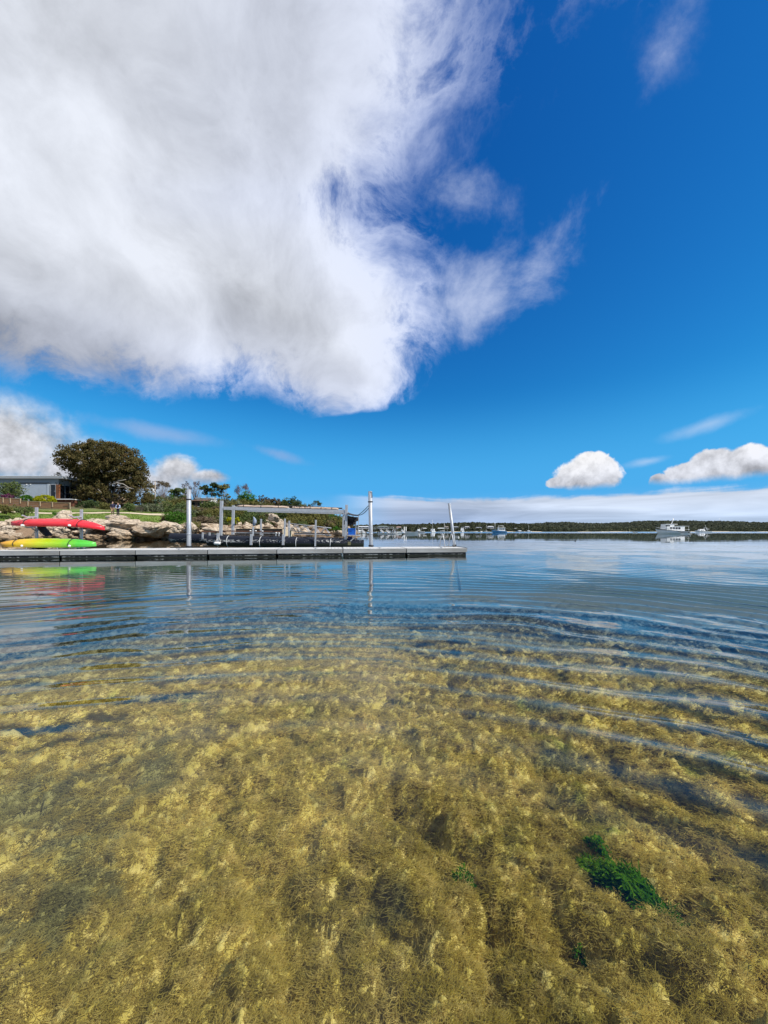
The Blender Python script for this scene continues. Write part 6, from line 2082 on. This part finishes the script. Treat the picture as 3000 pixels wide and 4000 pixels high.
# the large white cruiser
r_, Dc = boat(2622, 2085.2, 13.4, 4.1, 1.05, 2.05, 184, M_BWH, 'large white motor cruiser with a dark stripe lying alone in the bay', [
    ('cabin', M_BWH, 'box', -.6, 0, 1.0, 7.6, 3.1, 1.95, .96), ('window', M_BGL, 'win', -2.7, 1.9, 1.545, 2.25, .75, 4),
    ('wheelhouse', M_BWH, 'box', 1.6, 0, 1.8, 3.9, 2.7, 2.0, .90), ('window', M_BGL, 'win', 1.6, 3.5, 1.31, 3.20, .55, 3),
    ('wheelhouse_roof', M_BWH, 'box', .9, 0, 3.78, 5.0, 2.7, .12, .97), ('aft_roof', M_BWH, 'box', -3.2, 0, 3.02, 6.2, 3.2, .10, 1.0),
    ('aft_post', M_BWH, 'tube', [(-4.4, 1.4, .9), (-4.4, 1.4, 3.0)], .07), ('aft_post', M_BWH, 'tube', [(-4.4, -1.4, .9), (-4.4, -1.4, 3.0)], .07), ('aft_post', M_BWH, 'tube', [(-6.1, 1.4, .9), (-6.1, 1.4, 3.0)], .04),
    ('mast', M_BWH, 'tube', [(-.1, 0, 3.8), (-.9, 0, 6.1)], .14), ('mast_light', M_BWH, 'box', -.95, 0, 6.0, .25, .25, .3), ('stern_rail', M_BWH, 'tube', [(-4.6, 1.5, 1.75), (-6.5, 1.5, 1.75), (-6.5, -1.5, 1.75), (-4.6, -1.5, 1.75)], .05), ('swim_platform', M_BGY, 'box', -7.0, 0, .2, .9, 3.2, .1)], rail=True)
mb = MB()
for s in (-1, 1):
    mb.tube([(-6.6, s * 1.80, .72), (-2.0, s * 2.04, .78), (-.6, s * 2.08, 1.15), (.5, s * 2.06, 1.30), (3.0, s * 1.72, 1.50), (5.2, s * .92, 1.72), (6.4, s * .3, 1.92)], .075, 6)
mb.build('dark_stripe', M_BDK, r_)
b0 = r_.location
def local_boat(px, py, *a, **k): return boat(px, py, *a, **k)
boat(2674, 2086.0, 3.0, 1.4, .42, .6, 178, M_BWH, 'small white dinghy tied at the stern of the large cruiser', [('thwart', M_BGY, 'box', 0, 0, .3, .25, 1.2, .06), ('outboard_motor', M_BDK, 'box', -1.6, 0, .1, .3, .3, .7)], 'dinghy')
boat(2745, 2080.0, 12.5, 3.2, 1.0, 1.5, 184, M_BWH, 'distant white sports cruiser beyond the large cruiser', [('cabin', M_BWH, 'box', 1.2, 0, 1.0, 5.0, 2.6, 1.5, .6), ('window', M_BGL, 'win', 0, 2.6, 1.1, 1.7, .5, 2), ('radar_arch', M_BWH, 'tube', [(-2.5, 1.2, 1.0), (-2.0, 1.0, 3.6), (-2.0, -1.0, 3.6), (-2.5, -1.2, 1.0)], .15), ('canopy', M_BGY, 'box', -3, 0, 2.4, 2.6, 2.4, .3), ('aerial', M_BWH, 'tube', [(-2, 0, 3.6), (-2.1, 0, 5.4)], .06)])
# blue and white work boat
boat(1949, 2081.6, 8.6, 3.0, 1.1, 1.75, 178, M_BBL, 'blue hulled work boat with a white cabin aft', [('cabin', M_BWH, 'box', -1.4, 0, 1.0, 3.9, 2.4, 1.9, .96), ('window', M_BGL, 'win', -3.0, .2, 1.19, 2.2, .6, 3), ('cabin_roof', M_BWH, 'box', -1.3, 0, 2.9, 4.6, 2.7, .12), ('roof_frame', M_BWH, 'tube', [(-2.6, .8, 3.0), (-2.6, .8, 4.2), (.2, .8, 4.2), (.2, .8, 3.0)], .08), ('roof_frame', M_BWH, 'tube', [(-2.6, -.8, 3.0), (-2.6, -.8, 4.2), (.2, -.8, 4.2), (.2, -.8, 3.0)], .08), ('mast', M_BWH, 'tube', [(2.3, 0, 1.2), (2.3, 0, 6.4)], .07), ('foredeck_rail', M_BBL, 'tube', [(4.1, .1, 2.2), (2.0, 1.2, 1.9), (.8, 1.4, 1.7)], .05)])
boat(1691, 2080.4, 7.0, 2.8, 1.0, 1.5, 250, M_BWH, 'white cabin boat with a tall thin mast, stern towards us', [('cabin', M_BWH, 'box', .6, 0, .9, 3.2, 2.3, 1.7, .9), ('window', M_BGL, 'box', -1.02, .5, 1.6, .06, .8, .6, 1), ('window', M_BGL, 'box', -1.02, -.5, 1.6, .06, .8, .6, 1), ('mast', M_BWH, 'tube', [(.6, 0, 2.6), (.5, 0, 8.9)], .07), ('outboard_motor', M_BDK, 'box', -3.7, 0, .2, .4, .5, 1.0)])
boat(1732, 2079.6, 9.5, 2.8, .8, 1.1, 182, M_BWH, 'white yacht with a white boom awning and slanting stay', [('cabin', M_BWH, 'box', .8, 0, .8, 3.4, 1.9, .6, .85), ('boom_awning', M_BWH, 'box', 2.0, 0, 3.0, 5.4, .7, .75, .8), ('mast', M_BWH, 'tube', [(-.8, 0, .8), (-.8, 0, 7.6)], .07), ('stay', M_BWH, 'tube', [(-.8, 0, 6.8), (-3.6, 0, 1.0)], .04), ('window', M_BGL, 'win', -.2, 2.2, .93, 1.15, .25, 3)])
boat(1806, 2079.4, 8.5, 3.2, 1.0, 1.5, 255, M_BWH, 'white flybridge boat seen from astern near the leaning pile', [('cabin', M_BWH, 'box', .6, 0, .9, 4.0, 2.7, 1.7, .9), ('window', M_BGL, 'box', -1.45, 0, 1.6, .08, 1.8, .7, 1), ('flybridge', M_BWH, 'box', .4, 0, 2.6, 2.6, 2.3, .8, .9), ('bimini', M_BWH, 'box', .2, 0, 4.2, 2.4, 2.2, .12), ('bimini_post', M_BWH, 'tube', [(-.6, 1, 3.4), (-.6, 1, 4.2)], .05), ('bimini_post', M_BWH, 'tube', [(-.6, -1, 3.4), (-.6, -1, 4.2)], .05)])
boat(1845, 2078.8, 11, 2.6, .7, 1.0, 4, M_BWH, 'long low white hull between the flybridge and blue boats', [('cockpit', M_BGY, 'box', -1.0, 0, .6, 3, 1.4, .25)])
boat(1879, 2079.0, 3.4, 2.0, .9, 1.2, 240, M_BWH, 'tiny white boat just left of the blue work boat', [('engine_cover', M_BGY, 'box', -.8, 0, .6, .8, 1.0, .5)])
boat(1901, 2078.6, 6.0, 2.0, .6, .9, 190, M_BGY, 'small grey sailing boat with bare mast left of the blue boat', [('mast', M_BWH, 'tube', [(.3, 0, .7), (.3, 0, 7)], .06), ('cabin', M_BWH, 'box', .5, 0, .6, 2.0, 1.2, .5)])
boat(2030, 2078.2, 9.0, 2.6, .7, 1.0, 186, M_BGY, 'faint grey boat moored off the last houses', [('cabin', M_BWH, 'box', 0, 0, .7, 3.0, 1.8, 1.1)])
boat(2065, 2078.0, 8.0, 2.6, .7, 1.0, 5, M_BWH, 'faint white boat before the pale beach', [('cabin', M_BWH, 'box', 0, 0, .7, 2.6, 1.8, 1.0), ('mast', M_BWH, 'tube', [(0, 0, 1), (0, 0, 8)], .06)])
boat(2480, 2080.5, 3.2, 1.3, .35, .5, 170, M_BTN, 'tiny tan boat far off under the middle of the ridge', [('thwart', M_BGY, 'box', 0, 0, .3, .2, 1.0, .05)], 'dinghy')
# boats round the jetty
boat(1544, 2083.0, 6.2, 2.2, .9, 1.4, 186, M_BWH, 'white launch with a windscreen lying off the jetty end', [('cabin', M_BWH, 'box', .4, 0, .9, 2.2, 1.7, 1.0, .8), ('window', M_BGL, 'win', -.4, 1.2, .83, 1.45, .4, 2), ('canopy_frame', M_ALU, 'tube', [(-1.2, .8, .9), (-1.0, .8, 2.6), (.3, .8, 2.5)], .05), ('canopy', M_BWH, 'box', -.4, 0, 2.5, 1.6, 1.7, .08), ('outboard_motor', M_BDK, 'box', -3.3, 0, .3, .4, .4, 1.0)])
boat(1607, 2085.6, 5.4, 1.9, .75, 1.1, 172, M_BWH, 'open white speedboat with a black outboard near the twin posts', [('windscreen', M_BGL, 'box', .3, 0, .8, .1, 1.3, .35), ('outboard_motor', M_BDK, 'box', -2.85, 0, .2, .35, .4, .95), ('cockpit', M_BGY, 'box', -.8, 0, .7, 1.8, 1.3, .12)])
boat(1497, 2086.0, 4.8, 1.5, .40, .55, 180, M_BWH, 'flat white dinghy alongside the jetty, before the launch', [('thwart', M_BGY, 'box', 0, 0, .35, .25, 1.3, .06), ('outboard_motor', M_BDK, 'box', 2.3, 0, .2, .3, .3, .6)], 'dinghy')
boat(1535, 2086.3, 4.0, 1.4, .35, .5, 5, M_BGY, 'low grey punt between the white dinghy and the speedboat', [('thwart', M_BGY, 'box', 0, 0, .3, .25, 1.2, .06)], 'dinghy')
boat(1408, 2084.0, 5.5, 2.0, .9, 1.2, 200, M_BWH, 'white boat half hidden behind the jetty foot', [('cabin', M_BWH, 'box', .2, 0, .9, 2.0, 1.6, .8)])
boat(1640, 2081.0, 6.0, 2.2, .8, 1.2, 190, M_BGY, 'cluttered grey work boat left of the masted white boat', [('cabin', M_BWH, 'box', .8, 0, .8, 1.6, 1.5, 1.5), ('derrick', M_ALU, 'tube', [(-.5, 0, .8), (-1.6, 0, 3.4)], .08), ('derrick', M_ALU, 'tube', [(-.5, 0, .8), (.3, 0, 3.2)], .06)])

# ---- jetty beyond the point, twin posts, buoys
Dj = 152.0
a, b = P(1335, 2068, Dj + 10), P(1536, 2068.5, Dj - 6)
root = empty('jetty', a); tag(root, 'long timber jetty with a white handrail beyond the point', 'jetty')
d = b - a; dn = d.normalized(); sn = Vector((-dn.y, dn.x, 0))
n = 24
for k in range(n):
    p0, p1 = d * (k / n), d * ((k + 1) / n) - dn * .03
    mb = MB(); mb.add([p0, p1, p1 + sn * 2.2, p0 + sn * 2.2, p0 - Vector((0, 0, .2)), p1 - Vector((0, 0, .2)), p1 + sn * 2.2 - Vector((0, 0, .2)), p0 + sn * 2.2 - Vector((0, 0, .2))], [(0, 1, 2, 3), (7, 6, 5, 4), (0, 4, 5, 1), (1, 5, 6, 2), (2, 6, 7, 3), (3, 7, 4, 0)]); mb.build('deck_board', M_TIMB, root)
for k in range(0, n + 1, 2):
    for o_ in (0.1, 2.1):
        p0 = d * (k / n) + sn * o_
        mb = MB(); mb.tube([p0 - Vector((0, 0, 3.2)), p0], .14, 8); mb.build('pile', M_TIMB, root)
    p0 = d * (k / n) + sn * .05
    mb = MB(); mb.box(p0 + Vector((0, 0, .5)), (.12, .12, 1.0)); mb.build('rail_post', M_BWH, root)
for z in (.98, .5):
    mb = MB(); mb.bar(Vector((0, 0, z)) + sn * .05, d + Vector((0, 0, z)) + sn * .05, .12, .12); mb.build('handrail', M_BWH, root)
for k, px in enumerate((1412, 1438, 1486, 1508, 1568)):
    p0 = P(px, 2071, Dj - 4); p1 = P(px + 14, 2083, Dj - 9)
    root = empty('boarding_ramp', p0); tag(root, ['pale boarding ramp nearest the shore end of the jetty', 'second pale boarding ramp along the jetty, before the tall pile', 'pale boarding ramp just past the tall pile', 'pale boarding ramp before the launch', 'pale boarding ramp at the far end beside the speedboat'][k], 'ramp', 'boarding ramps of the jetty')
    mb = MB(); mb.bar((0, 0, 0), p1 - p0, .5, .08); mb.build('ramp_deck', M_BGY, root)
    mb = MB(); mb.bar((0, -.25, .5), p1 - p0 + Vector((0, -.25, .5)), .10, .10); mb.build('ramp_rail', M_BWH, root)
for px, lab in ((1579, 'white mooring post, left one of the twin posts by the speedboat'), (1586, 'white mooring post, right one of the twin posts by the speedboat')):
    Dp = 150; t = P(px, 2059, Dp)
    root = empty('white_post', (t.x, Dp, 0)); tag(root, lab, 'post', 'twin white mooring posts')
    mb = MB(); mb.tube([(0, 0, -2), (0, 0, t.z)], .13, 8); mb.build('post_tube', M_BWH, root)
    mb = MB(); mb.lathe([(.15, 0), (.13, .12), (.02, .22)], (0, 0, t.z), 8); mb.build('post_cap', M_BWH, root)
for px, py, m_, lab in ((1791, 2100, M_WHITE, 'white ball buoy floating right of the leaning pile'), (2247, 2113.5, M_BDK, 'small dark float alone on the open water')):
    Db = FPX * CAM_H / (py - HOR)
    root = empty('mooring_buoy', (PX(px, Db), Db, 0)); tag(root, lab, 'buoy')
    mb = MB(); mb.ball((0, 0, .05), .13 if m_ is M_WHITE else .07, 12, 8); mb.build('ball', m_, root)
    mb = MB(); mb.tube([(0, 0, .15), (0.02, 0, .22), (.05, 0, .15)], .015, 6); mb.build('ring', M_BDK, root)

# ================================================================== likes among likes: tell them apart by size
def rank_likes():
    by = {}
    for o in SC.objects:
        if o.parent is None and o.get('category') in ('bush', 'boulder'):
            by.setdefault(o['label'], []).append(o)
    words = ['', 'second ', 'third ', 'fourth ', 'fifth ', 'sixth ', 'seventh ']
    for lab, os_ in by.items():
        if len(os_) < 2: continue
        bush_ = os_[0]['category'] == 'bush'
        os_.sort(key=lambda o: -(o.scale[2] if bush_ else o.scale[0] * o.scale[2]))
        for k, o in enumerate(os_[:7]):
            o['label'] = lab + ', ' + words[k] + ('tallest' if bush_ else 'biggest')
rank_likes()
